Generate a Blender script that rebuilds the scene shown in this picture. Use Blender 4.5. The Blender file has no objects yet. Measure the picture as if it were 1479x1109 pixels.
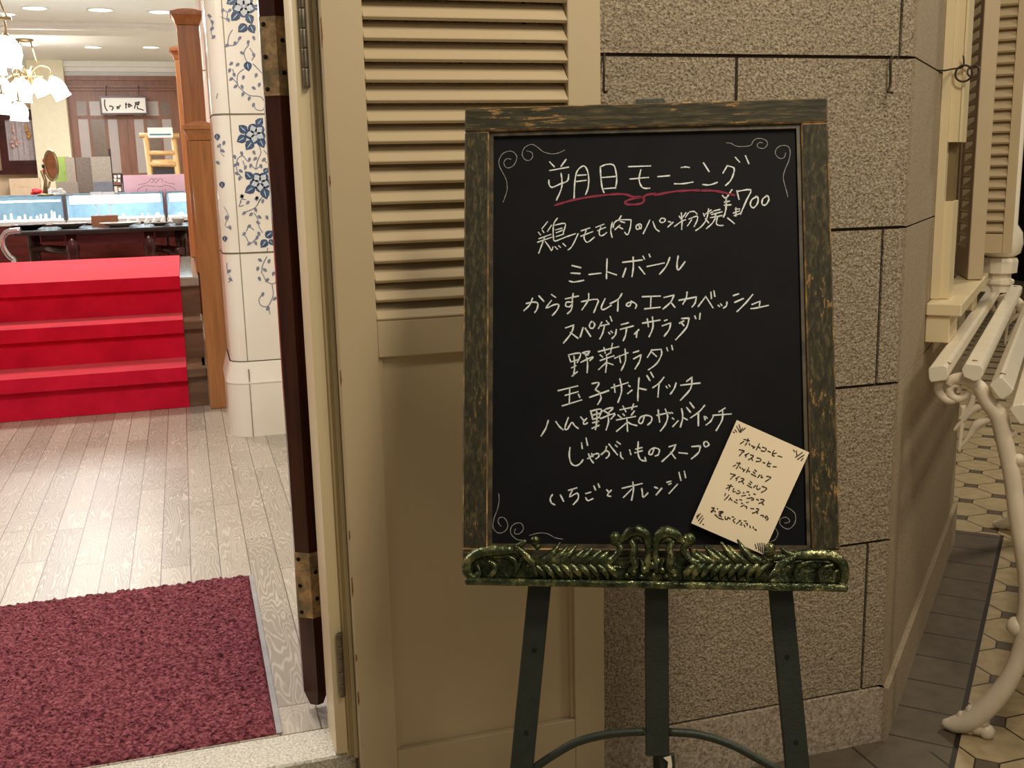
import bpy, bmesh, math, random
from mathutils import Vector, Matrix
random.seed(7)
sc = bpy.context.scene
COL = sc.collection

# ---------------------------------------------------------------- camera, world, lights, exposure
IMG_W, IMG_H, FPX = 1479, 1109, 1531.0
YAW, PITCH, ROLL = math.radians(16.8714), math.radians(11.3651), math.radians(-1.3130)
CAM = Vector((0, 0, 1.32))
_f = Vector((math.sin(YAW)*math.cos(PITCH), math.cos(YAW)*math.cos(PITCH), -math.sin(PITCH)))
_r = Vector((math.cos(YAW), -math.sin(YAW), 0)); _u = _r.cross(_f)
CR = math.cos(ROLL)*_r + math.sin(ROLL)*_u
CU = -math.sin(ROLL)*_r + math.cos(ROLL)*_u
CF = _f
cam_d = bpy.data.cameras.new('camera'); cam = bpy.data.objects.new('camera', cam_d); COL.objects.link(cam)
cam_d.sensor_fit = 'HORIZONTAL'; cam_d.sensor_width = 36; cam_d.lens = 36*FPX/IMG_W; cam_d.clip_start = .05
cam.matrix_world = Matrix(((CR.x, CU.x, -CF.x, CAM.x), (CR.y, CU.y, -CF.y, CAM.y), (CR.z, CU.z, -CF.z, CAM.z), (0, 0, 0, 1)))
sc.camera = cam
sc.view_settings.view_transform = 'Standard'; sc.view_settings.look = 'None'
sc.view_settings.gamma = 1; sc.view_settings.use_curve_mapping = False
sc.view_settings.exposure = 0.0
w = bpy.data.worlds.new('world'); sc.world = w; w.use_nodes = True
w.node_tree.nodes['Background'].inputs[0].default_value = (1.0, .88, .70, 1)
w.node_tree.nodes['Background'].inputs[1].default_value = .155

def light(name, kind, loc, power, color, size=.2, target=None, spot=None, blend=.5, spread=None, sizey=None):
    d = bpy.data.lights.new(name, kind); d.energy = power; d.color = color
    if kind == 'AREA':
        d.shape = 'DISK' if sizey is None else 'RECTANGLE'; d.size = size
        if sizey: d.size_y = sizey
        if spread: d.spread = spread
    else: d.shadow_soft_size = size
    if kind == 'SPOT': d.spot_size = spot; d.spot_blend = blend
    o = bpy.data.objects.new(name, d); COL.objects.link(o); o.location = loc
    if target is not None:
        o.rotation_euler = (Vector(target)-Vector(loc)).to_track_quat('-Z', 'Y').to_euler()
    return o
WARM = (1.0, .88, .69); ROOM = (1.0, .965, .935)
# arcade lamps over the pavement
light('arcade_lamp_light', 'AREA', (.85, -.55, 2.12), 5.5, WARM, .45, (.75, 1.8, 1.0))
light('arcade_ceiling_light', 'AREA', (.9, .1, 3.0), 22, WARM, .45, (.7, 1.8, .9))
light('facade_downlight', 'AREA', (.95, .75, 2.95), 12, WARM, .30, (.95, 1.5, .6))
light('arcade_spot_light', 'AREA', (3.0, .7, 2.9), 17, WARM, .35, (2.0, 2.4, 1.0))
light('far_arcade_lamp_light', 'AREA', (4.4, 3.4, 3.0), 52, WARM, .4, (3.7, 3.9, 0))
# shop ceiling lamps, preceded by an added fill
light('casing_fill_light', 'AREA', (-1.35, 2.75, 2.55), 20, ROOM, .35, (.2, 2.0, .8))  # added fill that brightens the door casing and shutter edge
light('entrance_ceiling_light', 'AREA', (-.35, 3.2, 2.74), 42, ROOM, .6, (-.35, 3.2, 0))
light('stair_ceiling_light', 'AREA', (-.9, 6.9, 2.74), 60, ROOM, .7, (-.9, 6.9, 0))
light('shop_ceiling_light', 'AREA', (-1.2, 10.5, 2.74), 108, ROOM, 1.6, (-1.2, 10.5, 0))
light('rear_ceiling_light', 'AREA', (-1.2, 14.0, 2.85), 74, ROOM, 1.6, (-1.2, 14.3, 0))

# ---------------------------------------------------------------- pixel -> place helpers (the photograph was measured, things stand in metres)
def ray(x, y):
    return CR*((x-739.5)/FPX) - CU*((y-554.5)/FPX) + CF
def onP(x, y, p, n):
    d = ray(x, y); n = Vector(n); return CAM + d*((Vector(p)-CAM).dot(n)/d.dot(n))
def onY(x, y, Y): return onP(x, y, (0, Y, 0), (0, 1, 0))
def onZ(x, y, Z): return onP(x, y, (0, 0, Z), (0, 0, 1))

# ---------------------------------------------------------------- object helpers
W = {}
def V(*a): return Vector(a)
class MB:
    def __init__(s): s.v = []; s.f = []; s.m = []; s.sm = []
    def add(s, vs, fs, mi=0, sm=False):
        b = len(s.v); s.v += [Vector(q) for q in vs]
        for f in fs: s.f.append([b+i for i in f]); s.m.append(mi); s.sm.append(sm)
        return s
    def hexa(s, p, mi=0):   # p: 4 bottom + 4 top, ccw
        return s.add(p, [(3, 2, 1, 0), (4, 5, 6, 7), (0, 1, 5, 4), (1, 2, 6, 5), (2, 3, 7, 6), (3, 0, 4, 7)], mi)
    def box(s, a, b, mi=0):
        x0, y0, z0 = a; x1, y1, z1 = b
        return s.hexa([(x0, y0, z0), (x1, y0, z0), (x1, y1, z0), (x0, y1, z0), (x0, y0, z1), (x1, y0, z1), (x1, y1, z1), (x0, y1, z1)], mi)
    def obox(s, o, ex, ey, ez, r, mi=0):  # oriented box: ranges r=((x0,x1),(y0,y1),(z0,z1)) along ex,ey,ez from o
        P = lambda a, b, c: o + ex*a + ey*b + ez*c
        (x0, x1), (y0, y1), (z0, z1) = r
        return s.hexa([P(x0, y0, z0), P(x1, y0, z0), P(x1, y1, z0), P(x0, y1, z0), P(x0, y0, z1), P(x1, y0, z1), P(x1, y1, z1), P(x0, y1, z1)], mi)
    def cbox(s, o, ex, ey, ez, r, c, mi=0, mc=1):  # box with chamfered edges (chamfer material mc)
        (x0, x1), (y0, y1), (z0, z1) = r
        bm = bmesh.new()
        P = lambda a, b, d: o + ex*a + ey*b + ez*d
        vs = [bm.verts.new(P(*q)) for q in ((x0, y0, z0), (x1, y0, z0), (x1, y1, z0), (x0, y1, z0), (x0, y0, z1), (x1, y0, z1), (x1, y1, z1), (x0, y1, z1))]
        for f in ((3, 2, 1, 0), (4, 5, 6, 7), (0, 1, 5, 4), (1, 2, 6, 5), (2, 3, 7, 6), (3, 0, 4, 7)): bm.faces.new([vs[i] for i in f])
        big = {}
        res = bmesh.ops.bevel(bm, geom=bm.edges[:], offset=c, segments=1, profile=.5, affect='EDGES', clamp_overlap=True)
        bf = set(f for f in res['faces'])
        bm.verts.index_update()
        base = [v.co.copy() for v in bm.verts]; fs = []
        for f in bm.faces:
            fs.append(([v.index for v in f.verts], mc if f in bf else mi))
        b = len(s.v); s.v += base
        for f, k in fs: s.f.append([b+i for i in f]); s.m.append(k); s.sm.append(False)
        bm.free(); return s
    def prism(s, poly, ext, mi=0, sm=False):   # poly list of 3d points, extruded by vector ext
        n = len(poly); p = [Vector(q) for q in poly]; e = Vector(ext)
        b = len(s.v); s.v += p + [q+e for q in p]
        s.f.append([b+i for i in range(n)][::-1]); s.m.append(mi); s.sm.append(False)
        s.f.append([b+n+i for i in range(n)]); s.m.append(mi); s.sm.append(False)
        for i in range(n):
            j = (i+1) % n; s.f.append([b+i, b+j, b+n+j, b+n+i]); s.m.append(mi); s.sm.append(sm)
        return s
    def tube(s, path, rad, n=8, mi=0, cap=True, flat=None):   # rad scalar / list; flat=(axis vector, scale)
        P = [Vector(q) for q in path]; k = len(P)
        R = rad if isinstance(rad, (list, tuple)) else [rad]*k
        if len(R) != k:
            q_ = [i*(len(R)-1)/(k-1) for i in range(k)]; R = [R[int(t)]+(R[min(int(t)+1, len(R)-1)]-R[int(t)])*(t-int(t)) for t in q_]
        b = len(s.v); nrm = None
        for i in range(k):
            t = (P[min(i+1, k-1)]-P[max(i-1, 0)])
            if t.length < 1e-9: t = Vector((0, 0, 1))
            t.normalize()
            if nrm is None:
                a = Vector((0, 0, 1)) if abs(t.z) < .9 else Vector((1, 0, 0)); nrm = t.cross(a).normalized()
            nrm = (nrm - t*nrm.dot(t))
            if nrm.length < 1e-6: nrm = t.cross(Vector((.3, .5, .8)))
            nrm.normalize(); bi = t.cross(nrm)
            for j in range(n):
                an = 2*math.pi*j/n; q = (nrm*math.cos(an)+bi*math.sin(an))*R[i]
                if flat: q = q - flat[0]*q.dot(flat[0])*(1-flat[1])
                s.v.append(P[i]+q)
        for i in range(k-1):
            for j in range(n):
                j2 = (j+1) % n
                s.f.append([b+i*n+j, b+i*n+j2, b+(i+1)*n+j2, b+(i+1)*n+j]); s.m.append(mi); s.sm.append(True)
        if cap:
            s.f.append([b+j for j in range(n)][::-1]); s.m.append(mi); s.sm.append(False)
            s.f.append([b+(k-1)*n+j for j in range(n)]); s.m.append(mi); s.sm.append(False)
        return s
    def lathe(s, prof, o, ax=Vector((0, 0, 1)), n=20, mi=0, cap=True, sm=True):   # prof [(r,h)...]
        ax = Vector(ax).normalized(); a = Vector((1, 0, 0)) if abs(ax.x) < .9 else Vector((0, 1, 0))
        e1 = ax.cross(a).normalized(); e2 = ax.cross(e1); b = len(s.v); o = Vector(o)
        for r, h in prof:
            for j in range(n):
                an = 2*math.pi*j/n; s.v.append(o+ax*h+(e1*math.cos(an)+e2*math.sin(an))*r)
        for i in range(len(prof)-1):
            for j in range(n):
                j2 = (j+1) % n; s.f.append([b+i*n+j, b+i*n+j2, b+(i+1)*n+j2, b+(i+1)*n+j]); s.m.append(mi); s.sm.append(sm)
        if cap:
            s.f.append([b+j for j in range(n)][::-1]); s.m.append(mi); s.sm.append(False)
            k = len(prof)-1; s.f.append([b+k*n+j for j in range(n)]); s.m.append(mi); s.sm.append(False)
        return s
    def ball(s, c, r, n=10, mi=0, sc3=(1, 1, 1)):
        prof = []; c = Vector(c); b = len(s.v)
        for i in range(n//2+1):
            th = math.pi*i/(n//2)
            for j in range(n):
                an = 2*math.pi*j/n
                s.v.append(c+Vector((math.sin(th)*math.cos(an)*r*sc3[0], math.sin(th)*math.sin(an)*r*sc3[1], math.cos(th)*r*sc3[2])))
        for i in range(n//2):
            for j in range(n):
                j2 = (j+1) % n; s.f.append([b+i*n+j, b+(i+1)*n+j, b+(i+1)*n+j2, b+i*n+j2]); s.m.append(mi); s.sm.append(True)
        return s
    def build(s, name, mats, parent=None, origin=None, bevel=None, kind=None):
        if not isinstance(mats, (list, tuple)): mats = [mats]
        if parent is not None: o0 = W[parent]
        elif origin is not None: o0 = Vector(origin)
        else:
            lo = [min(v[i] for v in s.v) for i in range(3)]; hi = [max(v[i] for v in s.v) for i in range(3)]
            o0 = Vector(((lo[0]+hi[0])/2, (lo[1]+hi[1])/2, lo[2]))
        me = bpy.data.meshes.new(name)
        me.from_pydata([tuple(v-o0) for v in s.v], [], s.f)
        for m in mats: me.materials.append(m)
        for p, mi, sm in zip(me.polygons, s.m, s.sm): p.material_index = mi; p.use_smooth = sm
        bm = bmesh.new(); bm.from_mesh(me)
        bmesh.ops.recalc_face_normals(bm, faces=bm.faces[:]); bm.to_mesh(me); bm.free()
        me.update()
        ob = bpy.data.objects.new(name, me); COL.objects.link(ob)
        if parent is not None: ob.parent = parent
        else: ob.location = o0
        W[ob] = o0
        if bevel:
            md = ob.modifiers.new('bevel', 'BEVEL'); md.width = bevel; md.segments = 2; md.limit_method = 'ANGLE'; md.angle_limit = math.radians(40)
        if kind: ob['kind'] = kind
        return ob
def tag(o, label, cat, group=None, kind=None):
    o['label'] = label; o['category'] = cat
    if group: o['group'] = group
    if kind: o['kind'] = kind
    return o
def thing(name, loc, label, cat, group=None):
    o = bpy.data.objects.new(name, None); o.empty_display_size = .1; COL.objects.link(o); o.location = loc; W[o] = Vector(loc)
    return tag(o, label, cat, group)
def part(o, label): o['label'] = label; return o

def arc(c, e1, e2, r, a0, a1, n, r1=None):
    r1 = r if r1 is None else r1
    return [c+(e1*math.cos(a0+(a1-a0)*i/n)+e2*math.sin(a0+(a1-a0)*i/n))*(r+(r1-r)*i/n) for i in range(n+1)]
def smooth(P, k=4):
    P = [Vector(p) for p in P]
    if len(P) < 3: return P
    out = []
    for i in range(len(P)-1):
        p0 = P[max(i-1, 0)]; p1 = P[i]; p2 = P[i+1]; p3 = P[min(i+2, len(P)-1)]
        for j in range(k):
            t = j/k
            out.append(.5*((2*p1)+(p2-p0)*t+(2*p0-5*p1+4*p2-p3)*t*t+(3*p1-p0-3*p2+p3)*t**3))
    out.append(P[-1]); return out

# ---------------------------------------------------------------- materials
class N:
    def __init__(s, name):
        s.m = bpy.data.materials.new(name); s.m.use_nodes = True; s.t = s.m.node_tree; s.n = s.t.nodes; s.b = s.n['Principled BSDF']
        s._co = None
    def new(s, k, **kw):
        x = s.n.new(k)
        for a, b in kw.items(): setattr(x, a, b)
        return x
    def link(s, a, b): s.t.links.new(a, b)
    def co(s):
        if s._co is None:
            s._co = s.new('ShaderNodeNewGeometry').outputs['Position']
        return s._co
    def val(s, sock, v):
        if hasattr(v, 'is_linked') or hasattr(v, 'links'): s.link(v, sock)
        else: sock.default_value = v
    def math(s, op, a, b=0.0, c=None, clamp=False):
        x = s.new('ShaderNodeMath', operation=op); x.use_clamp = clamp; s.val(x.inputs[0], a); s.val(x.inputs[1], b)
        if c is not None: s.val(x.inputs[2], c)
        return x.outputs[0]
    def scale(s, v3, src=None):
        x = s.new('ShaderNodeVectorMath', operation='MULTIPLY'); s.link(src or s.co(), x.inputs[0]); x.inputs[1].default_value = v3; return x.outputs[0]
    def noise(s, sc_, det=4, rough=.55, vec=None, dist=0):
        x = s.new('ShaderNodeTexNoise'); x.inputs['Scale'].default_value = sc_; x.inputs['Detail'].default_value = det; x.inputs['Roughness'].default_value = rough; x.inputs['Distortion'].default_value = dist
        s.link(vec or s.co(), x.inputs['Vector']); return x.outputs['Fac']
    def vor(s, sc_, vec=None, feat='F1', out='Distance'):
        x = s.new('ShaderNodeTexVoronoi', feature=feat); x.inputs['Scale'].default_value = sc_; s.link(vec or s.co(), x.inputs['Vector']); return x.outputs[out]
    def ramp(s, fac, stops):
        x = s.new('ShaderNodeValToRGB'); e = x.color_ramp.elements
        while len(e) < len(stops): e.new(.5)
        for i, (p, c) in enumerate(stops): e[i].position = p; e[i].color = (*c, 1) if len(c) == 3 else c
        s.val(x.inputs[0], fac); return x.outputs[0]
    def mix(s, fac, a, b, blend='MIX'):
        x = s.new('ShaderNodeMix', data_type='RGBA', blend_type=blend)
        s.val(x.inputs[0], fac)
        for k, c in ((6, a), (7, b)):
            if isinstance(c, tuple): x.inputs[k].default_value = (*c, 1) if len(c) == 3 else c
            else: s.link(c, x.inputs[k])
        return x.outputs[2]
    def bump(s, h, st=.3, dist=.01):
        x = s.new('ShaderNodeBump'); x.inputs['Strength'].default_value = st; x.inputs['Distance'].default_value = dist; s.val(x.inputs['Height'], h)
        s.link(x.outputs[0], s.b.inputs['Normal']); return x
    def set(s, col=None, rough=None, metal=None, spec=None, **kw):
        for k, v in (('Base Color', col), ('Roughness', rough), ('Metallic', metal), ('Specular IOR Level', spec)):
            if v is None: continue
            if isinstance(v, tuple) and len(v) == 3: v = (*v, 1)
            s.val(s.b.inputs[k], v)
        for k, v in kw.items(): s.val(s.b.inputs[k.replace('_', ' ')], v)
        return s
    def xyz(s, src=None):
        x = s.new('ShaderNodeSeparateXYZ'); s.link(src or s.co(), x.inputs[0]); return x.outputs
def lin(r, g, b):
    f = lambda c: ((c/255+.055)/1.055)**2.4 if c > 10.3 else c/255/12.92
    return (f(r), f(g), f(b))
def plain(name, col, rough=.5, metal=0, var=.12, nsc=18, bump=0, spec=.5, bsc=150):
    m = N(name); n = m.noise(nsc, 4)
    c2 = tuple(c*(1-var) for c in col); c3 = tuple(min(1, c*(1+var)) for c in col)
    m.set(m.ramp(n, [(.3, c2), (.7, c3)]), rough, metal, spec)
    if bump: m.bump(m.noise(bsc, 3), bump, .003)
    return m.m
def wood(name, c1, c2, rough=.4, axis=(1, 1, 12), sc_=6, bump=.08):   # streaks along the axis with the smallest factor
    m = N(name); v = m.scale(axis); n = m.noise(sc_, 6, .6, v, .6)
    m.set(m.ramp(n, [(.3, c1), (.5, tuple((a+b)/2 for a, b in zip(c1, c2))), (.7, c2)]), rough)
    m.bump(n, bump, .004); return m.m
def emit(name, col, st):
    m = N(name); m.set(col, .4); m.b.inputs['Emission Color'].default_value = (*col, 1); m.b.inputs['Emission Strength'].default_value = st; return m.m
def glass(name, col=(1, 1, 1), rough=.02, tr=.85):
    m = N(name)
    t = m.new('ShaderNodeBsdfTransparent'); t.inputs[0].default_value = (*col, 1)
    g = m.new('ShaderNodeBsdfGlossy'); g.inputs['Roughness'].default_value = rough
    fr = m.new('ShaderNodeFresnel'); fr.inputs[0].default_value = 1.45
    x = m.new('ShaderNodeMixShader'); m.link(fr.outputs[0], x.inputs[0]); m.link(t.outputs[0], x.inputs[1]); m.link(g.outputs[0], x.inputs[2])
    m.link(x.outputs[0], m.n['Material Output'].inputs[0]); return m.m

M = {}
# granite
def stone(name, ca, cb, cd, sc_=1.0, bump=.9, rough=.85):
    m = N(name); n = m.noise(150*sc_, 3, .6); v = m.vor(190*sc_); big = m.noise(3, 3)
    c = m.ramp(n, [(.28, cd), (.42, ca), (.6, cb), (.75, tuple(min(1, x*1.25) for x in cb))])
    sp = m.math('LESS_THAN', m.noise(210*sc_, 2), .40)
    c = m.mix(m.math('MULTIPLY', sp, .55), c, tuple(x*.45 for x in cd))
    c = m.mix(m.ramp(big, [(.3, (0, 0, 0)), (.75, (.35, .35, .35))]), c, tuple(x*.8 for x in ca))
    m.set(c, rough, spec=.25); h = m.math('ADD', n, m.math('MULTIPLY', m.noise(60*sc_, 4), 1.2))
    m.bump(h, bump, .006); return m.m
M['stone'] = stone('rough_granite', lin(148, 134, 113), lin(186, 171, 148), lin(92, 79, 63), 1.15, 1.0)
M['stone_smooth'] = stone('smooth_granite', lin(158, 142, 118), lin(170, 154, 130), lin(134, 118, 98), 1.3, .2, .8)
M['plinth'] = stone('pale_granite', lin(158, 143, 124), lin(188, 174, 156), lin(108, 94, 80), .8, .25, .7)
M['sill_stone'] = stone('threshold_granite', lin(196, 190, 174), lin(222, 216, 200), lin(150, 142, 126), 1.2, .25, .6)
M['mortar'] = plain('dark_mortar', lin(52, 40, 32), .9)
# paint
def paint(name, c, rough=.45, dirt=.5):
    m = N(name); n = m.noise(5, 5, .6); n2 = m.noise(40, 3)
    k = m.mix(m.ramp(n, [(.55, (0, 0, 0)), (.8, (dirt, dirt, dirt))]), c, tuple(x*.82 for x in c))
    m.set(k, rough); m.bump(m.noise(55, 4, .6, m.scale((1, 1, .25))), .06, .003); return m.m
M['cream'] = paint('cream_shutter_paint', lin(196, 177, 143))
M['cream2'] = paint('cream_casing_paint', lin(222, 205, 166), .4, .3)
M['white_paint'] = plain('white_gloss_paint', lin(236, 226, 205), .25, 0, .04)
M['iron_white'] = plain('white_cast_iron_paint', lin(222, 208, 186), .42, 0, .1, 14, .25, .5, 60)
M['chip'] = plain('bare_chipped_wood', lin(120, 84, 52), .8)
# chalkboard
def frame_wood(axis):
    m = N('worn_green_wood'); v = m.scale(axis); g = m.noise(170, 6, .65, v, .4); w_ = m.noise(9, 5, .65)
    base = m.ramp(g, [(.3, lin(34, 33, 24)), (.52, lin(58, 54, 38)), (.66, lin(98, 84, 54))])
    worn = m.math('MULTIPLY', m.math('GREATER_THAN', g, .57), m.math('GREATER_THAN', w_, .57))
    c = m.mix(m.math('MULTIPLY', worn, .75), base, lin(156, 120, 72)); m.set(c, .65, spec=.25); m.bump(g, .5, .004); return m.m
M['fr_h'] = frame_wood((.12, .12, 1)); M['fr_v'] = frame_wood((1, 1, .12))
m = N('worn_frame_edge'); n = m.noise(28, 5, .65)
m.set(m.ramp(n, [(.38, lin(62, 56, 40)), (.52, lin(112, 88, 54)), (.68, lin(186, 142, 84))]), .7); M['fr_edge'] = m.m
m = N('blackboard_slate'); n = m.noise(7, 5, .6); m.set(m.ramp(n, [(.3, lin(17, 17, 19)), (.75, lin(24, 24, 27))]), .62, spec=.12); M['slate'] = m.m
def chalk(name, c):
    m = N(name); n = m.noise(420, 2, .7); m.set(m.ramp(n, [(.3, tuple(x*.55 for x in c)), (.5, c)]), .95, spec=.1); return m.m
M['chalk'] = chalk('white_chalk', lin(232, 236, 234)); M['chalk_thin'] = chalk('faint_white_chalk', lin(150, 148, 146)); M['chalk_pink'] = chalk('pink_chalk', lin(146, 62, 80))
M['card'] = plain('cream_card', lin(246, 228, 196), .7, 0, .02)
M['ink'] = plain('black_ink', lin(30, 20, 20), .6)
m = N('green_bronze_casting'); n = m.noise(45, 5, .65); n2 = m.noise(130, 3)
m.set(m.ramp(n, [(.3, lin(34, 42, 30)), (.52, lin(84, 92, 64)), (.70, lin(170, 166, 116))]), m.ramp(n2, [(.3, (.12, .12, .12)), (.8, (.36, .36, .36))]), .8); m.bump(m.noise(170, 3), .55, .003); M['bronze'] = m.m
M['easel'] = plain('dark_green_steel', lin(46, 52, 44), .5, .3, .12, 60, .2, .5, 220)
M['hole'] = plain('black_hole', lin(14, 13, 12), .9)
M['tagw'] = plain('white_tape_tag', lin(225, 210, 190), .6)
# shop wood
M['redwood'] = wood('dark_red_timber', lin(60, 31, 23), lin(98, 52, 37), .3, (6, 6, .6))
m = N('verdigris_brass_plate'); n = m.noise(32, 5, .7); n2 = m.noise(80, 4)
c = m.ramp(n, [(.35, lin(128, 124, 96)), (.48, lin(176, 146, 104)), (.6, lin(216, 180, 130))]); m.set(c, .5, .1); m.bump(n2, .25, .003); M['verdigris'] = m.m
M['newel'] = wood('orange_brown_oak', lin(146, 94, 52), lin(184, 126, 74), .3, (7, 7, .5), 5, .05)
M['stairwood'] = wood('dark_brown_stair', lin(92, 66, 48), lin(124, 94, 70), .3, (.6, 6, 6), 5, .05)
M['landwood'] = wood('glossy_landing_wood', lin(150, 140, 126), lin(176, 166, 150), .1, (.6, 6, 6), 5, .02)
m = N('red_stair_carpet'); n = m.noise(7, 5, .6); m.set(m.ramp(n, [(.3, lin(196, 8, 42)), (.7, lin(222, 22, 58))]), .9, spec=.15, Sheen_Weight=.2); m.bump(m.noise(300, 2), .3, .002); M['red'] = m.m
m = N('burgundy_mat_pile'); n = m.noise(125, 3, .6, m.scale((.7, 1.5, 1))); m.set(m.ramp(n, [(.34, lin(46, 20, 24)), (.46, lin(98, 44, 52)), (.7, lin(156, 90, 94))]), .95, spec=.1); M['mat'] = m.m
M['matedge'] = plain('grey_mat_rubber', lin(150, 148, 146), .7)
# plank floor
m = N('limed_oak_planks')
x, y, z = m.xyz()
cmb = m.new('ShaderNodeCombineXYZ'); xr_ = m.math('ADD', x, 0.058+.083*50); row = m.math('FLOOR', m.math('DIVIDE', xr_, .083))
hs = m.math('FRACT', m.math('MULTIPLY', m.math('SINE', m.math('MULTIPLY', row, 12.9898)), 437.58)); m.link(m.math('ADD', y, m.math('MULTIPLY', hs, .93)), cmb.inputs[0]); m.link(xr_, cmb.inputs[1])
br = m.new('ShaderNodeTexBrick'); m.link(cmb.outputs[0], br.inputs['Vector']); br.offset = 0; br.offset_frequency = 2
for k, v_ in (('Scale', 1), ('Mortar Size', .0016), ('Mortar Smooth', .1), ('Bias', 0), ('Brick Width', 1.13), ('Row Height', .083)): br.inputs[k].default_value = v_
br.inputs['Color1'].default_value = (0, 0, 0, 1); br.inputs['Color2'].default_value = (1, 1, 1, 1); br.inputs['Mortar'].default_value = (.5, .5, .5, 1)
off = m.new('ShaderNodeVectorMath', operation='MULTIPLY_ADD'); m.link(br.outputs['Color'], off.inputs[0]); off.inputs[1].default_value = (31, 17, 0); m.link(m.scale((15, 2.2, 1)), off.inputs[2])
g = m.noise(1.0, 2, .5, off.outputs[0], .35)
rings = m.math('SINE', m.math('MULTIPLY', g, 150))
fine = m.noise(1, 4, .7, m.scale((210, 12, 1)))
lines = m.ramp(rings, [(.2, (0, 0, 0)), (.95, (1, 1, 1))])
base = m.mix(br.outputs['Color'], lin(148, 138, 122), lin(174, 164, 147))
c = m.mix(m.math('MULTIPLY', m.new('ShaderNodeRGBToBW').outputs[0], 0), base, base)
bw = m.new('ShaderNodeRGBToBW'); m.link(lines, bw.inputs[0])
c = m.mix(m.math('MULTIPLY', m.math('MULTIPLY', bw.outputs[0], m.noise(5, 2)), .75), base, lin(222, 212, 198))
c = m.mix(m.math('MULTIPLY', m.math('LESS_THAN', fine, .42), .3), c, lin(132, 114, 100))
c = m.mix(br.outputs['Fac'], c, lin(104, 88, 76))
m.set(c, .32, spec=.5); m.bump(m.math('ADD', m.math('MULTIPLY', bw.outputs[0], .3), m.math('MULTIPLY', br.outputs['Fac'], -1.5)), .12, .003); M['planks'] = m.m
# street paving: octagon and dot with a dark border along the walls
m = N('octagon_paving'); x, y, z = m.xyz(); P_ = .158
fold = lambda a, o: m.math('SUBTRACT', m.math('FRACT', m.math('ADD', m.math('DIVIDE', m.math('SUBTRACT', a, o), P_), 40.5)), .5)
fx = m.math('ABSOLUTE', fold(x, .030)); fy = m.math('ABSOLUTE', fold(y, .006))
s_ = m.math('ADD', fx, fy); dot = m.math('LESS_THAN', s_, .205)
gl = m.math('LESS_THAN', m.math('ABSOLUTE', m.math('SUBTRACT', s_, .222)), .018)
edge = m.math('GREATER_THAN', m.math('MAXIMUM', m.math('MULTIPLY', m.math('LESS_THAN', fx, .016), 1), m.math('LESS_THAN', fy, .016)), .5)
edge = m.math('MULTIPLY', edge, m.math('GREATER_THAN', s_, .222))
grout = m.math('MAXIMUM', gl, edge)
nn = m.noise(26, 4); tile = m.ramp(nn, [(.3, lin(158, 140, 108)), (.7, lin(180, 162, 128))])
oct_ = m.mix(dot, tile, lin(98, 86, 72)); oct_ = m.mix(grout, oct_, lin(58, 48, 38))
d45 = m.math('MULTIPLY', m.math('ADD', m.math('SUBTRACT', x, y), .455), .7071); dF = m.math('SUBTRACT', 1.912, y)
s45 = m.math('MULTIPLY', m.math('ADD', m.math('SUBTRACT', x, 1.457), m.math('SUBTRACT', y, 1.912)), .7071)
dist = m.math('MAXIMUM', dF, d45); inb = m.math('MULTIPLY', m.math('LESS_THAN', dist, .158), m.math('LESS_THAN', s45, 1.62))
lineb = m.math('MULTIPLY', m.math('LESS_THAN', m.math('ABSOLUTE', m.math('SUBTRACT', dist, .158)), .006), m.math('LESS_THAN', s45, 1.625))
seamc = m.math('LESS_THAN', m.math('ABSOLUTE', m.math('SUBTRACT', m.math('FRACT', m.math('ADD', m.math('DIVIDE', m.math('MAXIMUM', s45, m.math('MULTIPLY', m.math('LESS_THAN', s45, 0), m.math('ADD', x, 3))), .155), 20.25)), .5)), .022)
bord = m.mix(seamc, m.ramp(nn, [(.3, lin(84, 75, 62)), (.7, lin(98, 88, 74))]), lin(52, 44, 36))
c = m.mix(inb, oct_, bord); c = m.mix(lineb, c, lin(36, 30, 25))
m.set(c, .45, spec=.4); gg = m.math('MAXIMUM', m.math('MULTIPLY', grout, m.math('SUBTRACT', 1, inb)), lineb); m.bump(m.math('MULTIPLY', gg, -1), .3, .004); M['paving'] = m.m
# white tile pillar
m = N('white_glazed_tile'); n = m.noise(3, 3); m.set(m.ramp(n, [(.3, lin(232, 222, 204)), (.7, lin(242, 234, 220))]), .12, spec=.6); M['tile'] = m.m
M['groutline'] = plain('tile_joint', lin(140, 128, 106), .8)
M['blue_dark'] = plain('cobalt_glaze', lin(70, 90, 118), .2, 0, .45, 140); M['blue_pale'] = plain('pale_cobalt_glaze', lin(196, 202, 208), .2, 0, .15, 90)
M['vine'] = plain('blue_grey_vine_glaze', lin(122, 128, 146), .25)
# room
M['ceil'] = plain('white_ceiling', lin(240, 240, 237), .8, 0, .02)
M['wall_cream'] = plain('cream_wall', lin(236, 228, 202), .8, 0, .03)
M['wall_warm'] = plain('beige_wall', lin(226, 200, 172), .8, 0, .04)
M['brown'] = wood('brown_joinery', lin(118, 78, 60), lin(148, 100, 78), .4, (5, 5, .5), 5, .03)
M['mahog'] = wood('mahogany_cabinet', lin(82, 30, 26), lin(112, 46, 38), .3, (1, 1, 5), 5, .03)
M['darkmahog'] = wood('dark_mahogany', lin(50, 22, 22), lin(78, 36, 34), .22, (1, 1, 5), 5, .03)
M['pane'] = plain('frosted_pane', lin(178, 168, 166), .3, 0, .04); M['pane_dark'] = plain('clear_dark_pane', lin(122, 104, 92), .2, 0, .1)
M['brass'] = plain('aged_brass', lin(150, 130, 96), .35, .8)
M['lamp'] = emit('lit_opal_glass', (1, .97, .9), 1.6); M['down'] = emit('lit_downlight', (1, .98, .94), 2.5)
M['tube_light'] = emit('lit_case_tube', (.92, .985, 1), 5.0)
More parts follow.
